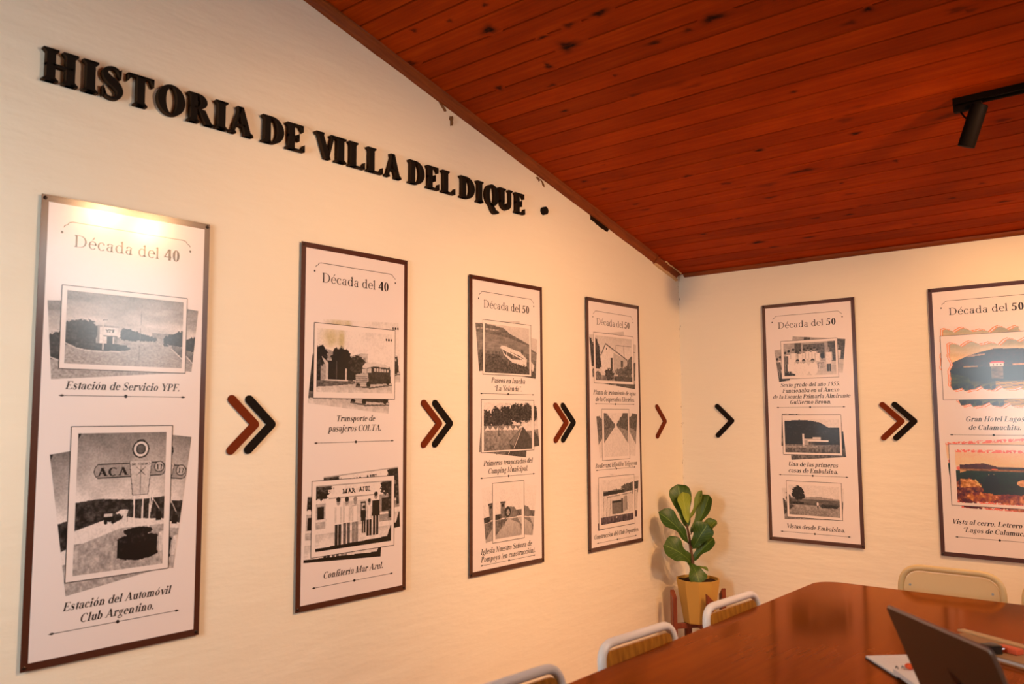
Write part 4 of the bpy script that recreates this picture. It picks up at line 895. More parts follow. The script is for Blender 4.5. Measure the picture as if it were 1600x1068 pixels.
# ------------------------------------------------------------------ raised title on the long wall
LET = [('H', -4.248, -4.136), ('I', -4.12, -4.069), ('S', -4.056, -3.983), ('T', -3.966, -3.872), ('O', -3.857, -3.751), ('R', -3.738, -3.631), ('I', -3.625, -3.574), ('A', -3.564, -3.461),
       ('D', -3.418, -3.317), ('E', -3.302, -3.214), ('V', -3.156, -3.053), ('I', -3.051, -2.993), ('L', -2.977, -2.888), ('L', -2.871, -2.782), ('A', -2.764, -2.667),
       ('D', -2.615, -2.517), ('E', -2.497, -2.416), ('L', -2.394, -2.303), ('D', -2.263, -2.158), ('I', -2.138, -2.091), ('Q', -2.071, -1.969), ('U', -1.961, -1.855), ('E', -1.831, -1.748)]
ORD = ['first', 'second', 'third', 'fourth', 'fifth', 'sixth', 'seventh', 'eighth']
words = [('HISTORIA', 0), ('DE', 8), ('VILLA', 10), ('DEL', 15), ('DIQUE', 18)]
for wd, i0 in words:
    for k, ch in enumerate(wd):
        c_, y0, y1 = LET[i0 + k]
        P, w_ = glyph(ch, .25, .068, 36)
        x0_, x1_ = min(p[0] for q_ in P for p in q_), max(p[0] for q_ in P for p in q_); kx = (y1 - y0) / (x1_ - x0_)
        bm = bmesh.new()
        for q_ in P: add_prism(bm, [((a - x0_) * kx - (y1 - y0) / 2, b_ * .113) for a, b_ in q_], 'y', -.024, -.0008, (0, 0, 1))
        bmesh.ops.recalc_face_normals(bm, faces=bm.faces)
        o = obj('raised_letter', bm, ['letter', 'letter_side'], loc=(0, (y0 + y1) / 2, 2.573), rot=(0, 0, R(90)))
        tag(o, f'black raised letter {ch} on the wall, {ORD[k]} letter of the title word {wd}', 'letter', 'raised title letters')
bm = bmesh.new(); add_tube(bm, [(0, -.0008, 0), (0, -.026, 0)], .0225, 28)
tag(obj('raised_dot', bm, 'letter', loc=(0, -1.562, 2.632), rot=(0, 0, R(90)), autos=40), 'black round raised dot after the last letter of the title', 'dot', 'raised title letters')

# ------------------------------------------------------------------ chevrons
def chevron(mt):
    W_, H_, r = .137, .230, .0165; bm = bmesh.new()
    a0 = Vector((r, H_ / 2 - r)); tp = Vector((W_ - r, 0)); d = (tp - a0).normalized(); n = Vector((-d.y, d.x)) * r   # n points up/right
    pts = []
    ang = math.atan2(n.y, n.x)
    for k in range(11): t = ang + math.pi * k / 10; pts.append((a0.x + r * math.cos(t), a0.y + r * math.sin(t)))
    inner = tp.x - r / math.sin(math.atan2(-d.y, d.x)); pts.append((inner, 0))
    pts += [(x, -y) for x, y in pts[:11][::-1]]
    for k in range(9): t = -ang + 2 * ang * k / 8; pts.append((tp.x + r * math.cos(t), r * math.sin(t)))
    add_prism(bm, pts, 'y', -.0085, -.0006); bmesh.ops.recalc_face_normals(bm, faces=bm.faces); bmesh.ops.triangulate(bm, faces=[f for f in bm.faces if len(f.verts) > 4])
    return bm
for wall, pos, z, mt, lab in (
    ('l', -3.533, 1.426, 'chev_brown', 'brown flat chevron arrow between the lake-green stained bus banner and the first banner'),
    ('l', -3.457, 1.426, 'chev_black', ''), ('l', -2.515, 1.420, 'chev_brown', ''), ('l', -2.440, 1.420, 'chev_black', ''), ('l', -1.482, 1.416, 'chev_brown', ''), ('l', -1.412, 1.416, 'chev_black', ''),
    ('l', -.360, 1.415, 'chev_brown', ''), ('b', .261, 1.417, 'chev_black', ''), ('b', 1.341, 1.413, 'chev_brown', ''), ('b', 1.411, 1.413, 'chev_black', '')):
    lab = CHEV.pop(0)
    o = obj('chevron_arrow', chevron(mt), mt, loc=(0, pos, z) if wall == 'l' else (pos, 0, z), rot=(0, 0, R(90) if wall == 'l' else 0)); tag(o, lab, 'arrow', 'chevron arrows between the banners')
# ------------------------------------------------------------------ six banners
b = Banner('tall brown-edged banner with the petrol station and the road sign pictures, leftmost on the wall', -4.230, 'l', 2.191)
b.heading('40')
b.photo(pic_station(), (74, 295, 514, 574), (91, 311, 500, 556), ((31, 348), (53, 610)), ((559, 338), (539, 568)))
b.caption([('Estación de Servicio YPF.', 97, 496, 641)]); b.divider(662)
b.photo(pic_aca(), (122, 765, 472, 1273), (145, 788, 450, 1254), ((59, 855), (126, 1316)), ((547, 808), (491, 1275)))
b.caption([('Estación del Automóvil', 118, 484, 1363), ('Club Argentino.', 172, 425, 1408)]); b.divider(1428)
b = Banner('tall brown-edged banner with the old bus and the group before the cafe', -3.214, 'l', 2.193)
b.heading('40')
b.photo(pic_bus(), (69, 339, 521, 659), (84, 361, 504, 633), ((74, 365), (42, 681)), ((544, 303), (556, 581)))
b.caption([('Transporte de', 189, 405, 758), ('pasajeros COLTA.', 148, 443, 801)]); b.divider(848)
b.photo(pic_cafe(), (70, 1006, 523, 1320), (91, 1026, 506, 1298), ((50, 1066), (34, 1336)), ((545, 968), (560, 1241)))
b.caption([('Confitería Mar Azul.', 132, 461, 1413)]); b.divider(1444)
b = Banner('brown-edged banner with the boat, the tents and the church under construction', -2.189, 'l', 2.183)
b.heading('50')
b.photo(pic_boat(), (98, 226, 494, 511), (114, 245, 478, 501), ((43, 248), (70, 497)), ((551, 300), (533, 522)))
b.caption([('Paseos en lancha', 163, 439, 553), ('“La Yolanda”.', 185, 411, 595)]); b.divider(611)
b.photo(pic_camp(), (86, 642, 514, 915), (104, 657, 495, 907), ((95, 669), (68, 910)), ((538, 661), (561, 892)))
b.caption([('Primeras temporadas del', 101, 499, 983), ('Camping Municipal.', 135, 461, 1024)]); b.divider(1044)
b.photo(pic_church(), (170, 1075, 425, 1380), (191, 1089, 403, 1362), ((86, 1097), (118, 1373)), ((536, 1111), (496, 1374)))
b.caption([('Iglesia Nuestra Señora de', 80, 488, 1428), ('Pompeya (en construcción).', 80, 519, 1467)]); b.divider(1483)
b = Banner('brown-edged banner with the gabled house, the tree-lined road and the club building, nearest the corner', -1.161, 'l', 2.177)
b.heading('50')
b.photo(pic_plant_house(), (70, 211, 519, 523), (88, 229, 500, 505), ((25, 230), (56, 488)), ((553, 261), (531, 552)))
b.caption([('Planta de tratamiento de agua', 60, 536, 592), ('de la Cooperativa Eléctrica.', 80, 522, 633)]); b.divider(650)
b.photo(pic_boulevard(), (147, 682, 454, 995), (168, 706, 439, 976), ((89, 727), (120, 980)), ((552, 714), (521, 982)))
b.caption([('Boulevard Hipólito Yrigoyen', 70, 539, 1038)]); b.divider(1051)
b.photo(pic_club(), (101, 1096, 501, 1406), (122, 1115, 483, 1380), ((80, 1140), (92, 1412)), ((555, 1114), (527, 1367)))
b.caption([('Construcción del Club Deportivo.', 47, 546, 1458)]); b.divider(1484)
b = Banner('brown-edged banner with the school group, the low house and the field, on the end wall', .624, 'b', 2.178)
b.heading('50')
b.photo(pic_school(), (121, 247, 486, 492), (139, 264, 472, 474), ((76, 304), (102, 511)), ((535, 257), (511, 467)))
b.caption([('Sexto grado del año 1955.', 108, 490, 544), ('Funcionaba en el Anexo', 121, 484, 581), ('de la Escuela Primaria Almirante', 52, 549, 619), ('Guillermo Brown.', 166, 434, 655)]); b.divider(676)
b.photo(pic_first_house(), (114, 725, 489, 977), (128, 752, 476, 963), ((113, 711), (102, 922)), ((495, 775), (511, 984)))
b.caption([('Una de las primeras', 142, 457, 1050), ('casas de Embalsina.', 141, 457, 1090)]); b.divider(1107)
b.photo(pic_field(), (126, 1145, 474, 1372), (140, 1168, 460, 1356), ((96, 1187), (107, 1390)), ((489, 1176), (473, 1369)))
b.caption([('Vistas desde Embalsina.', 115, 486, 1442)]); b.divider(1467)
b = Banner('brown-edged banner with coloured lake pictures at the right edge of the end wall', 1.642, 'b', 2.182)
b.heading('50')
b.photo(pic_hotel(), (54, 280, 549, 648), (78, 310, 524, 613), ((50, 224), (35, 511)), ((565, 412), (557, 712)))
b.photo(pic_lake(), (70, 899, 535, 1242), (100, 928, 502, 1225), ((52, 889), (73, 1190)), ((552, 930), (545, 1262)))
# a lower copy of the hotel print shows under the front one
b.caption([('Gran Hotel Lagos', 161, 448, 771), ('de Calamuchita.', 173, 433, 817)]); b.divider(846)
b.caption([('Vista al cerro. Letrero del', 63, 468, 1345), ('“Lagos de Calamuchita”.', 117, 492, 1387)]); b.divider(1418)

# ------------------------------------------------------------------ fig in a faceted pot on a wooden stand, in the corner
PC = Vector((.250, -.290, 0))
V_ = Vector((.65, -.757, 0)); L_ = Vector((.759, .651, 0)); Z_ = Vector((0, 0, 1))
stand = thing('plant_stand', 'low reddish wooden plant stand with four slanted-top legs, holding the mustard pot', 'plant stand', PC + Z_ * FZ)
for k in range(4):
    th = R(12 + 90 * k); d = L_ * math.sin(th) + V_ * math.cos(th); rz = math.atan2(d.y, d.x)
    bm = bmesh.new(); hz = .335 - FZ
    v = add_box(bm, .155, .185, -.022, .022, 0, hz)
    for q_ in v:
        if q_.co.z > .2: q_.co.z += .0 if q_.co.y < 0 else -.045
    bmesh.ops.bevel(bm, geom=list(bm.edges), offset=.003, segments=2, affect='EDGES')
    bmesh.ops.rotate(bm, cent=(0, 0, 0), matrix=Matrix.Rotation(rz, 3, 'Z'), verts=bm.verts); obj('leg', bm, 'stand', stand, autos=40)
for k in range(2):
    th = R(12 + 90 * k); d = L_ * math.sin(th) + V_ * math.cos(th); rz = math.atan2(d.y, d.x)
    bm = bmesh.new(); add_box(bm, -.155, .155, -.014, .014, .092 - FZ, (.126 if k == 0 else .1259) - FZ, .002); bmesh.ops.rotate(bm, cent=(0, 0, 0), matrix=Matrix.Rotation(rz, 3, 'Z'), verts=bm.verts); obj('cross_bar', bm, 'stand', stand, autos=40)
fig = thing('potted_fig', 'young fiddle-leaf fig with broad green leaves in a faceted mustard pot', 'potted plant', PC + Z_ * .1265)
bm = bmesh.new(); n = 10; prof_ = [(.094, 0), (.100, .006), (.143, .268), (.143, .274), (.134, .274), (.131, .245), (.02, .235)]
rings = [[bm.verts.new((r_ * math.cos(2 * math.pi * (k + .35) / n), r_ * math.sin(2 * math.pi * (k + .35) / n), z)) for k in range(n)] for r_, z in prof_]
bm.faces.new(rings[0][::-1])
for a, b_ in zip(rings, rings[1:]):
    for k in range(n): bm.faces.new((a[k], a[(k + 1) % n], b_[(k + 1) % n], b_[k]))
bm.faces.new(rings[-1]); obj('pot', bm, 'pot', fig)
bm = bmesh.new(); rg = random.Random(2); c = bm.verts.new((0, 0, .262)); prev = None
rs = [[bm.verts.new((r_ * math.cos(2 * math.pi * k / 20), r_ * math.sin(2 * math.pi * k / 20), .255 + rg.uniform(-.006, .008))) for k in range(20)] for r_ in (.04, .08, .11, .129)]
for k in range(20): bm.faces.new((c, rs[0][k], rs[0][(k + 1) % 20]))
for a, b_ in zip(rs, rs[1:]):
    for k in range(20): bm.faces.new((a[k], b_[k], b_[(k + 1) % 20], a[(k + 1) % 20]))
obj('soil', bm, 'soil', fig, smooth=True)
def fp(X, Y, dpt=0.):      # picture reading of the plant -> position relative to the pot's foot
    a = ((1000 + X * .2434) - 1092.5) / 236; z = .400 - ((740 + Y * .2434) - 903) / 238 - .1265
    return L_ * a + V_ * dpt + Z_ * (z - dpt * .09)
tube('trunk', [fp(352, 660), fp(350, 560, .005), fp(340, 480, .0), fp(335, 420, -.005), fp(322, 350, 0), fp(318, 330, 0)], .009, 'stem', fig, 10, radii=[.012, .0105, .0095, .0085, .007, .004])
def leaf(base, tip, wdt, nrm, youth=0, arch=.12, fold=.25, wave=.085, shift=0, seed=0):
    ax = tip - base; Ln = ax.length; a = ax.normalized(); n_ = (nrm - a * nrm.dot(a)).normalized(); sd = a.cross(n_)
    bm = bmesh.new(); uvl = bm.loops.layers.uv.new('uv'); yl = bm.verts.layers.float.new('youth'); nu, nv = 10, 18; rg = random.Random(seed); ph = rg.uniform(0, 6); g = []
    for j in range(nv + 1):
        t = j / nv; row = []
        # fiddle outline: narrow waist low down, broad above
        wf = float(np.interp(t, [0, .05, .12, .22, .34, .46, .58, .70, .80, .89, .95, .985, 1], [.03, .20, .36, .46, .51, .62, .82, .97, 1., .88, .64, .36, .03]))
        for i in range(nu + 1):
            u = (i / nu - .5) * 2; x = u * wdt / 2 * wf
            h = arch * Ln * math.sin(math.pi * t) - fold * 0 + fold * abs(u) ** 1.5 * wdt * .5 * wf + wave * wdt * math.sin(t * 13 + ph + (2 if u > 0 else 0)) * abs(u) ** 2 * .7
            row.append(bm.verts.new(base + a * (t * Ln) + sd * (x + shift * math.sin(math.pi * t) * Ln) + n_ * h)); row[-1][yl] = youth
        g.append(row)
    for j in range(nv):
        for i in range(nu):
            f = bm.faces.new((g[j][i], g[j][i + 1], g[j + 1][i + 1], g[j + 1][i]))
            for lp, (ii, jj) in zip(f.loops, ((i, j), (i + 1, j), (i + 1, j + 1), (i, j + 1))): lp[uvl].uv = (ii / nu, jj / nv)
    bmesh.ops.remove_doubles(bm, verts=bm.verts, dist=.00002)
    return obj('leaf', bm, 'leaf', fig, smooth=True)
LV = [((322, 352, 0), (270, 82, -.02), .150, (0, .9, .25), .08, .02, .18),
      ((322, 320, .02), (292, 122, .03), .092, (.1, 1, .3), .95, -.04, .30),
      ((330, 310, 0), (428, 122, -.03), .060, (-.8, .55, .3), .55, -.08, .55),
      ((345, 385, 0), (468, 150, -.01), .108, (-.62, .75, .2), .12, -.12, .5),
      ((330, 455, 0), (135, 248, .03), .140, (.25, .75, .62), .0, .10, .25),
      ((345, 575, .0), (158, 440, .08), .175, (.05, .8, .60), .05, .10, .15),
      ((350, 478, .02), (440, 315, .06), .138, (-.15, .9, .4), .0, .08, .25),
      ((355, 470, -.02), (515, 316, -.03), .095, (-.75, .6, .35), .25, .02, .5),
      ((352, 560, .0), (482, 414, .02), .108, (-.6, .75, .3), .05, .05, .4),
      ((335, 570, .02), (365, 668, .115), .125, (0, .65, .75), .05, .16, .12),
      ((355, 600, .0), (442, 616, .03), .040, (0, .3, .9), .3, .1, .4),
      ((175, 445, .075), (118, 462, .055), .075, (-.2, .5, .85), .05, .05, .1)]
for k, (p0, p1, wd, nn, yo, ar, fo) in enumerate(LV[:11]):
    leaf(fp(*p0), fp(*p1), wd, L_ * nn[0] + V_ * nn[1] + Z_ * nn[2], yo, ar, fo, seed=k)
    q0 = fp(*p0)
    if k not in (0, 1, 2): tube('leaf_stalk', [Vector((fp(343, 500).x, fp(343, 500).y, q0.z - .012)), q0 + (fp(*p1) - q0) * .06], .0035, 'stem', fig, 6)

# ------------------------------------------------------------------ chairs
def chair(name, label, group, wdt, top, rad, tr, tube_m, panel_m, z0, cream=False):
    """front towards +x, backrest at -x"""
    t = thing(name, label, 'chair', group=group); h = wdt / 2 - tr
    lean = .04
    xb = lambda z: -.205 - lean * (z - .45) / .38
    pts = [(-.215, -h, 0), (-.195, -h, .42), (xb(top - tr), -h, top - tr), (xb(top - tr), h, top - tr), (-.195, h, .42), (-.215, h, 0)]
    bm = bmesh.new(); add_tube(bm, fillet(pts[:3] + pts[3:], rad, 10), tr, 16); obj('back_frame', bm, tube_m, t, autos=50)
    for s_ in (-1, 1):
        tube('leg', fillet([(.19, s_ * h * .98, 0), (.165, s_ * h * .98, .425), (-.19, s_ * h * .98, .425)], .05, 8), tr * .86, tube_m, t, 12)
        bm = bmesh.new(); add_tube(bm, [(.19, s_ * h * .98, -.0), (.19, s_ * h * .98, .02)], tr * 1.15, 12); obj('foot_cap', bm, 'rubber', t)
        bm = bmesh.new(); add_tube(bm, [(-.215, s_ * h, -.0), (-.214, s_ * h, .02)], tr * 1.25, 12); obj('foot_cap', bm, 'rubber', t)
    tube('stretcher', [(.165, -h, .40), (.165, h, .40)], tr * .8, tube_m, t); 
    bm = bmesh.new(); add_prism(bm, rrect(-.185, .205, -wdt / 2 + .005, wdt / 2 - .005, .05), 'z', .438, .452); bmesh.ops.recalc_face_normals(bm, faces=bm.faces); obj('seat', bm, panel_m, t)
    # backrest board between the uprights
    zt = top - 2 * tr - (.004 if cream else .008); y1 = h - tr - .001; bm = bmesh.new(); poly = rrect(-y1, y1, z0, zt, rad * .72 if cream else .03, 8)
    add_prism(bm, poly, 'x', -.004, .004); bmesh.ops.recalc_face_normals(bm, faces=bm.faces)
    for v in bm.verts: v.co.x += xb(v.co.z) + (.0 if not cream else .002)
    br = obj('backrest', bm, panel_m, t)
    for s_ in (-1, 1):
        for z in ((zt - .055, z0 + .05) if cream else (z0 + .04,)):
            bm = bmesh.new(); x = xb(z) + .006; add_tube(bm, [(x - .004, s_ * (y1 - .024), z), (x + .0022, s_ * (y1 - .024), z)], .0045, 10); obj('screw', bm, 'steel', br)
    return t
def copy_tree(o, parent=None):
    c = o.copy(); COL.objects.link(c); c.parent = parent
    for ch in list(o.children): copy_tree(ch, c)
    return c
GW = 'white tube chairs along the wall side of the table'
c0 = chair('school_chair', 'white tube chair with varnished wooden back, third from the plant, cut by the bottom edge', GW, .400, .867, .062, .0135, 'white_tube', 'slat', .67)
c0.location = (1.755, -3.63, FZ); c0.rotation_euler = (0, 0, R(-4))
for (x, y, rz, lb) in ((1.759, -3.035, -4, 'white tube chair with varnished wooden back, middle one beside the long table edge'), (1.768, -2.412, -3, 'white tube chair with varnished wooden back, the one in front of the potted fig')):
    c = copy_tree(c0); c.location = (x, y, FZ); c.rotation_euler = (0, 0, R(rz)); c['label'] = lb
GC = 'cream metal chairs at the far end of the table'
d0 = chair('metal_chair', 'cream metal chair with screwed sheet back at the far end of the table', GC, .404, .900, .085, .0125, 'cream_tube', 'cream_panel', .61, True)
d0.location = (2.034, -1.732, FZ); d0.rotation_euler = (0, 0, R(-90))
c = copy_tree(d0); c.location = (2.484, -1.732, FZ); c['label'] = 'cream metal chair at the right edge of the view, only its left tube showing'

# ------------------------------------------------------------------ table
tb = thing('meeting_table', 'long reddish-brown varnished table with rounded corners in front of the wall chairs', 'table', (2.26, -2.85, 0))
bm = bmesh.new(); add_prism(bm, rrect(-.695, .695, -1.2, 1.2, .095, 12), 'z', .722, .750, (1, 0, 1)); bmesh.ops.recalc_face_normals(bm, faces=bm.faces)
es = [e for e in bm.edges if all(abs(v.co.z - .75) < 1e-5 for v in e.verts)]; bmesh.ops.bevel(bm, geom=es, offset=.003, segments=2, affect='EDGES')
obj('table_top', bm, ['table', 'table_edge'], tb, autos=30)
for sx in (-1, 1):
    for y in (-1.08, .83): box('leg', sx * .40 - .03, sx * .40 + .03, y - .03, y + .03, FZ, .722, 'table_edge', tb, .004)
for a in ((-.37, .37, -1.095, -1.065), (-.37, .37, .815, .845)): box('apron', *a, .64, .722, 'table_edge', tb)
for a in ((-.415, -.385, -1.05, .80), (.385, .415, -1.05, .80)): box('apron', *a, .64, .722, 'table_edge', tb)

# ------------------------------------------------------------------ laptop and the things around it
e = Vector((.704, -.710, 0)); nb_ = Vector((.710, .704, 0))
TL, TR_ = Vector((2.313, -3.227, 1.02)), Vector((2.577, -3.494, 1.02))
hinge = (TL + TR_) / 2 + nb_ * .108; hinge.z = .7505
lp = thing('laptop', 'grey metal laptop seen from behind its raised lid, on the table', 'laptop', hinge, math.atan2(e.y, e.x))
# local: x along the hinge (right as seen), +y towards the keyboard side, z up
LW = .376
bm = bmesh.new(); add_prism(bm, rrect(-LW / 2, LW / 2, .006, .262, .012), 'z', .002, .0155); bmesh.ops.recalc_face_normals(bm, faces=bm.faces); base = obj('base', bm, 'laptop_edge', lp)
box('keyboard', -LW / 2 + .03, LW / 2 - .03, .03, .14, .0155, .0168, 'laptop_dark', base)
bm = bmesh.new(); add_prism(bm, rrect(-.055, .055, .16, .24, .004), 'z', .0155, .016); obj('touchpad', bm, 'laptop', base)
lv = 1.02 - .7505 - .012; tilt = math.atan2(.108, lv); LH = math.hypot(.108, lv)
lid_m = Matrix.Translation((0, 0, .012)) @ Matrix.Rotation(tilt, 4, 'X')
bm = bmesh.new(); add_prism(bm, rrect(-LW / 2, LW / 2, 0, LH, .014, 8), 'y', -.007, 0)
bmesh.ops.recalc_face_normals(bm, faces=bm.faces); es = [e_ for e_ in bm.edges if all(abs(v.co.y + .007) < 1e-5 for v in e_.verts)]
r_ = bmesh.ops.bevel(bm, geom=es, offset=.003, segments=3, affect='EDGES')
for f in bm.faces: f.material_index = 0 if abs(f.normal.y) > .98 else 1
bm.transform(lid_m); lid = obj('lid', bm, ['laptop', 'laptop_edge'], lp, autos=35)
box_ = bmesh.new(); add_box(box_, -LW / 2 + .012, LW / 2 - .012, .0002, .0008, .02, LH - .01); box_.transform(lid_m); obj('screen', box_, 'laptop_dark', lid)
tube('hinge_bar', [(-LW / 2 + .05, .004, .010), (LW / 2 - .05, .004, .010)], .006, 'laptop_dark', lp)
# emblem: a dark pointed leaf
bm = bmesh.new(); cx, cz = .004, LH * .545
lf = []
for k in range(13): t = k / 12; lf.append((cx - .018 + .036 * t + .017 * math.sin(math.pi * t), cz + .030 - .060 * t + .006 * math.sin(math.pi * t)))
for k in range(11, 0, -1): t = k / 12; lf.append((cx - .018 + .036 * t - .013 * math.sin(math.pi * t), cz + .030 - .060 * t - .006 * math.sin(math.pi * t)))
add_prism(bm, lf, 'y', -.0074, -.0069); bmesh.ops.recalc_face_normals(bm, faces=bm.faces)
bm.transform(lid_m); obj('emblem', bm, 'logo', lid)

# notebook: dark cover, white leaves
def slab(name, label, cat, quad, z0, z1, mt):
    c = sum((Vector((*q_, 0)) for q_ in quad), Vector()) / 4
    o = thing(name, label, cat, (c.x, c.y, z0)); return o, [(q_[0] - c.x, q_[1] - c.y) for q_ in quad]
nq = [(2.094, -2.724), (2.22, -2.600), (2.345, -2.745), (2.219, -2.862)]
nb, q4 = slab('notebook', 'open white-leaved notebook with a dark cover lying left of the laptop', 'notebook', nq, .7503, 0, 0)
ccw = lambda q_: q_ if sum(a[0] * b_[1] - b_[0] * a[1] for a, b_ in zip(q_, q_[1:] + q_[:1])) > 0 else q_[::-1]
def plate(name, q_, z0, z1, mt, parent, grow=1.):
    bm = bmesh.new(); add_prism(bm, [(a * grow, b_ * grow) for a, b_ in ccw(q_)], 'z', z0, z1); bmesh.ops.recalc_face_normals(bm, faces=bm.faces); return obj(name, bm, mt, parent)
plate('cover', q4, 0, .004, 'cover', nb, 1.01); plate('pages', q4, .004, .009, 'paper', nb, .99)
bm = bmesh.new()
for k in range(6):
    t0 = .15 + .12 * k; a = Vector((*q4[0], 0)).lerp(Vector((*q4[3], 0)), t0) * .9; b_ = Vector((*q4[1], 0)).lerp(Vector((*q4[2], 0)), t0) * .9
    a, b_ = a.lerp(b_, .15), a.lerp(b_, .72 if k % 3 else .5); d = (b_ - a).normalized().cross(Z_) * .0006
    bm.faces.new([bm.verts.new(p + Z_ * .00915) for p in (a - d, b_ - d, b_ + d, a + d)])
obj('handwriting', bm, mat('pencil_grey', (.45, .40, .40, 1), .8), nb)
sq = [(2.206, -2.848), (2.282, -2.776), (2.40, -2.915), (2.315, -2.985)]
sp, q4 = slab('spiral_notepad', 'small cream spiral notepad in front of the notebook beside the laptop lid', 'notepad', sq, .7595, 0, 0)
plate('pages', q4, 0, .012, 'paper', sp)
a, b_ = Vector((*q4[0], 0)), Vector((*q4[1], 0))
for k in range(6):
    c_ = a.lerp(b_, .1 + .16 * k); d = (b_ - a).normalized(); n_ = d.cross(Z_); bm = bmesh.new()
    add_tube(bm, [c_ + n_ * (.006 * math.cos(t)) + Z_ * (.012 + .006 * math.sin(t)) for t in [i * math.pi / 6 - .5 for i in range(9)]], .0011, 6); obj('wire_ring', bm, 'cover', sp)
bm = bmesh.new(); bmesh.ops.create_uvsphere(bm, u_segments=16, v_segments=10, radius=1); bmesh.ops.scale(bm, vec=(.013, .011, .008), verts=bm.verts)
tag(obj('pencil_sharpener', bm, 'orange', loc=(2.243, -2.829, .7798), smooth=True), 'small orange-red knob-like piece on the top of the spiral notepad', 'sharpener')
# thin pen whose end peeps out left of the lid
pn = thing('pen', 'metal and black pen with its end showing left of the laptop lid', 'pen', (2.165, -2.49, .757), R(-30))
tube('barrel', [(-.022, 0, 0), (.10, 0, 0)], .0058, 'laptop_dark', pn); tube('tip', [(-.040, 0, 0), (-.022, 0, 0)], .005, 'cream_panel', pn, radii=[.0028, .0055]); tube('ring', [(-.0225, 0, 0), (-.018, 0, 0)], .0063, 'steel', pn)
# kraft folder and small things behind the lid
kf = thing('kraft_folder', 'flat brown folder lying behind the laptop at the right edge', 'folder', (2.375, -2.40, .7503), R(-27.5))
plate('back_cover', rrect(-.16, .20, -.10, .085, .004), 0, .004, 'kraft', kf); plate('front_cover', rrect(-.155, .20, -.097, .068, .004), .012, .015, 'kraft', kf)
plate('papers', rrect(-.15, .195, -.095, .076, .003), .004, .012, 'paper', kf)
rl = thing('wooden_ruler', 'light wooden ruler lying across the brown folder behind the laptop', 'ruler', (2.375, -2.335, .7656), R(-27.2))
plate('strip', rrect(-.15, .15, -.015, .015, .001), 0, .004, 'trim_raw', rl)
bm = bmesh.new()
for k in range(31): add_box(bm, -.145 + .0096 * k, -.1445 + .0096 * k, .006 if k % 5 else .002, .0148, .0040, .0043)
o_ = obj('scale_marks', bm, 'ink', rl); o_['kind'] = 'stuff'
tag(obj('eraser_block', (lambda bm: (add_box(bm, -.032, .032, -.016, .016, 0, .016, .004), bm)[1])(bmesh.new()), 'red_pink', loc=(2.412, -2.452, .7654), rot=(0, 0, R(-25)), autos=40), 'coral-orange rectangular block on the brown folder', 'eraser')
ad = thing('power_adapter', 'small black power adapter just right of the laptop lid', 'adapter', (2.372, -2.495, .7654), R(-40))
bm = bmesh.new(); add_box(bm, -.02, .02, -.022, .022, 0, .026, .005); obj('case', bm, 'laptop_dark', ad, autos=40)
tube('plug_pin', [(-.007, .022, .012), (-.007, .036, .012)], .002, 'steel', ad, 6); tube('plug_pin', [(.007, .022, .012), (.007, .036, .012)], .002, 'steel', ad, 6)

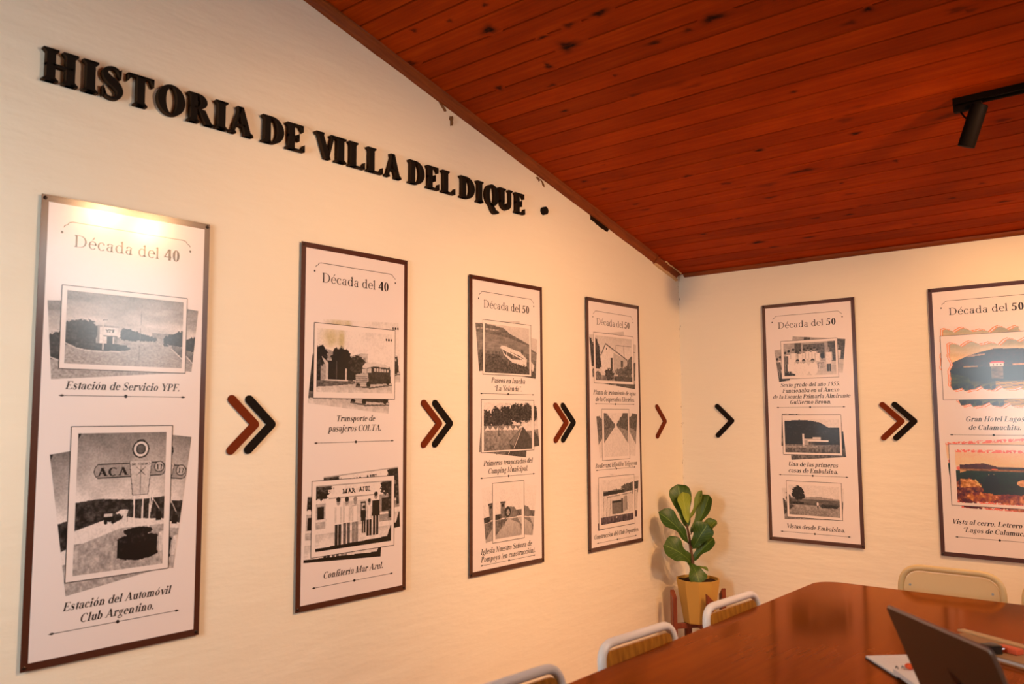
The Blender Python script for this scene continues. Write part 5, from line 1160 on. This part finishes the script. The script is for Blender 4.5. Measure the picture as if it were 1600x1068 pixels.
# ------------------------------------------------------------------ track lights
def track(name, label, loc, rot, ln):
    t = thing(name, label, 'light track', loc); t.rotation_euler = rot
    bm = bmesh.new()
    add_box(bm, 0, ln, -.0175, -.009, -.032, -.001); add_box(bm, 0, ln, .009, .0175, -.032, -.001); add_box(bm, 0, ln, -.009, .009, -.012, -.001); obj('rail', bm, 'black_metal', t)
    box('conductor_strip', .12, ln - .02, -.0088, .0088, -.0155, -.0122, 'track_slot', t)
    box('end_cap', -.004, .001, -.0178, .0178, -.0325, -.0008, 'black_metal', t); return t
track('ceiling_track', 'black light track fixed along the ceiling boards at the right', (2.115, -1.345, ceil_z(-1.345)), (-AC, 0, 0), 1.9)
track('ceiling_track', 'second black light track running up the slope of the ceiling, out of the view', (3.20, -1.70, ceil_z(-1.70)), (0, AC, R(-90)), 2.2)
def spot_head(label, top, d, power, angle=70, blend=.9, color=WARM, drop=.085):
    """track head: adapter box, side bracket, tilted can; the lamp sits at its mouth"""
    top = Vector(top); t = thing('track_spotlight', label, 'spotlight', top, group='spotlights on the ceiling tracks')
    d = Vector(d).normalized()
    a = box('adapter', -.055, .055, -.014, .014, -.028, 0, 'black_metal', t, .003)
    piv = Vector((.02, 0, -drop)); back = piv - d * .075; mouth = piv + d * .105
    side = d.cross(Vector((0, 0, 1))); side = side.normalized() if side.length > .05 else Vector((0, 1, 0))
    off = side * .040
    tube('bracket', fillet([Vector((-.03, 0, -.026)), Vector((-.03, 0, -.026)) - Z_ * .02 + off * .9, piv + off], .012, 4), .004, 'black_metal', t, 8)
    tube('pivot_screw', [piv + off * 1.12, piv + side * .030], .005, 'steel', t, 10)
    bm = bmesh.new(); add_tube(bm, [back, back + d * .003, mouth - d * .003, mouth, mouth - d * .001, mouth - d * .02], .034, 32, cap=False, radii=[.031, .034, .034, .0325, .030, .028])
    r0 = [v for v in bm.verts]; bm.faces.new(r0[:32][::-1]); obj('can', bm, 'black_metal', t, autos=35)
    bm = bmesh.new(); add_tube(bm, [mouth - d * .019, mouth - d * .0185], .028, 24); obj('lens', bm, 'lens', t)
    l = bpy.data.lights.new('spot_lamp', 'SPOT'); l.energy = power; l.color = color; l.spot_size = R(angle); l.spot_blend = blend; l.shadow_soft_size = .028
    o = bpy.data.objects.new('spot_lamp', l); COL.objects.link(o); o.parent = t; o.location = mouth + d * .012; o.rotation_euler = d.to_track_quat('-Z', 'Y').to_euler()
    return t
def on1(x): return Vector((x, -1.345 - .032 * math.sin(AC) * 0, ceil_z(-1.345) - .030))
def aim(p, tgt, drop=.085): return Vector(tgt) - (Vector(p) + Vector((.02, 0, -drop)))
p = on1(2.165); spot_head('black cylinder spotlight at the left end of the ceiling track', p, (-.36, .10, -.93), 70, 85)
p = on1(2.75); spot_head('black cylinder spotlight aimed at the end wall, out of the view', p, aim(p, (1.75, 0, 1.55)), 104, 75)
p = on1(3.40); spot_head('added unseen spotlight far along the ceiling track, for bounce onto the ceiling', p, aim(p, (3.2, 0, 1.5)), 120, 75)  # added head: bounce off the end wall brightens the ceiling at the right
p = on1(2.98); spot_head('added unseen spotlight pointing down past the table, for floor bounce onto the ceiling', p, aim(p, (3.75, -1.0, 0)), 130, 80)  # added head: lights the floor so its bounce lifts the ceiling
for y, tg, pw, lb in ((-1.95, (0, -.9, 1.35), 212, 'black cylinder spotlight aimed at the corner, out of the view'), (-2.40, (0, -2.5, 1.42), 158, 'black cylinder spotlight aimed at the middle of the long wall, out of the view'), (-2.69, (0, -3.5, 1.3), 118, 'black cylinder spotlight aimed at the left banners, out of the view'), (-3.55, (2.1, -1.9, .8), 95, 'added unseen spotlight brightening the table and the cream chair backs')):  # the last head is added to brighten the table and cream chairs
    p = Vector((3.20, y, ceil_z(y) - .034)); spot_head(lb, p, aim(p, tg, .14), pw, 69, drop=.14)
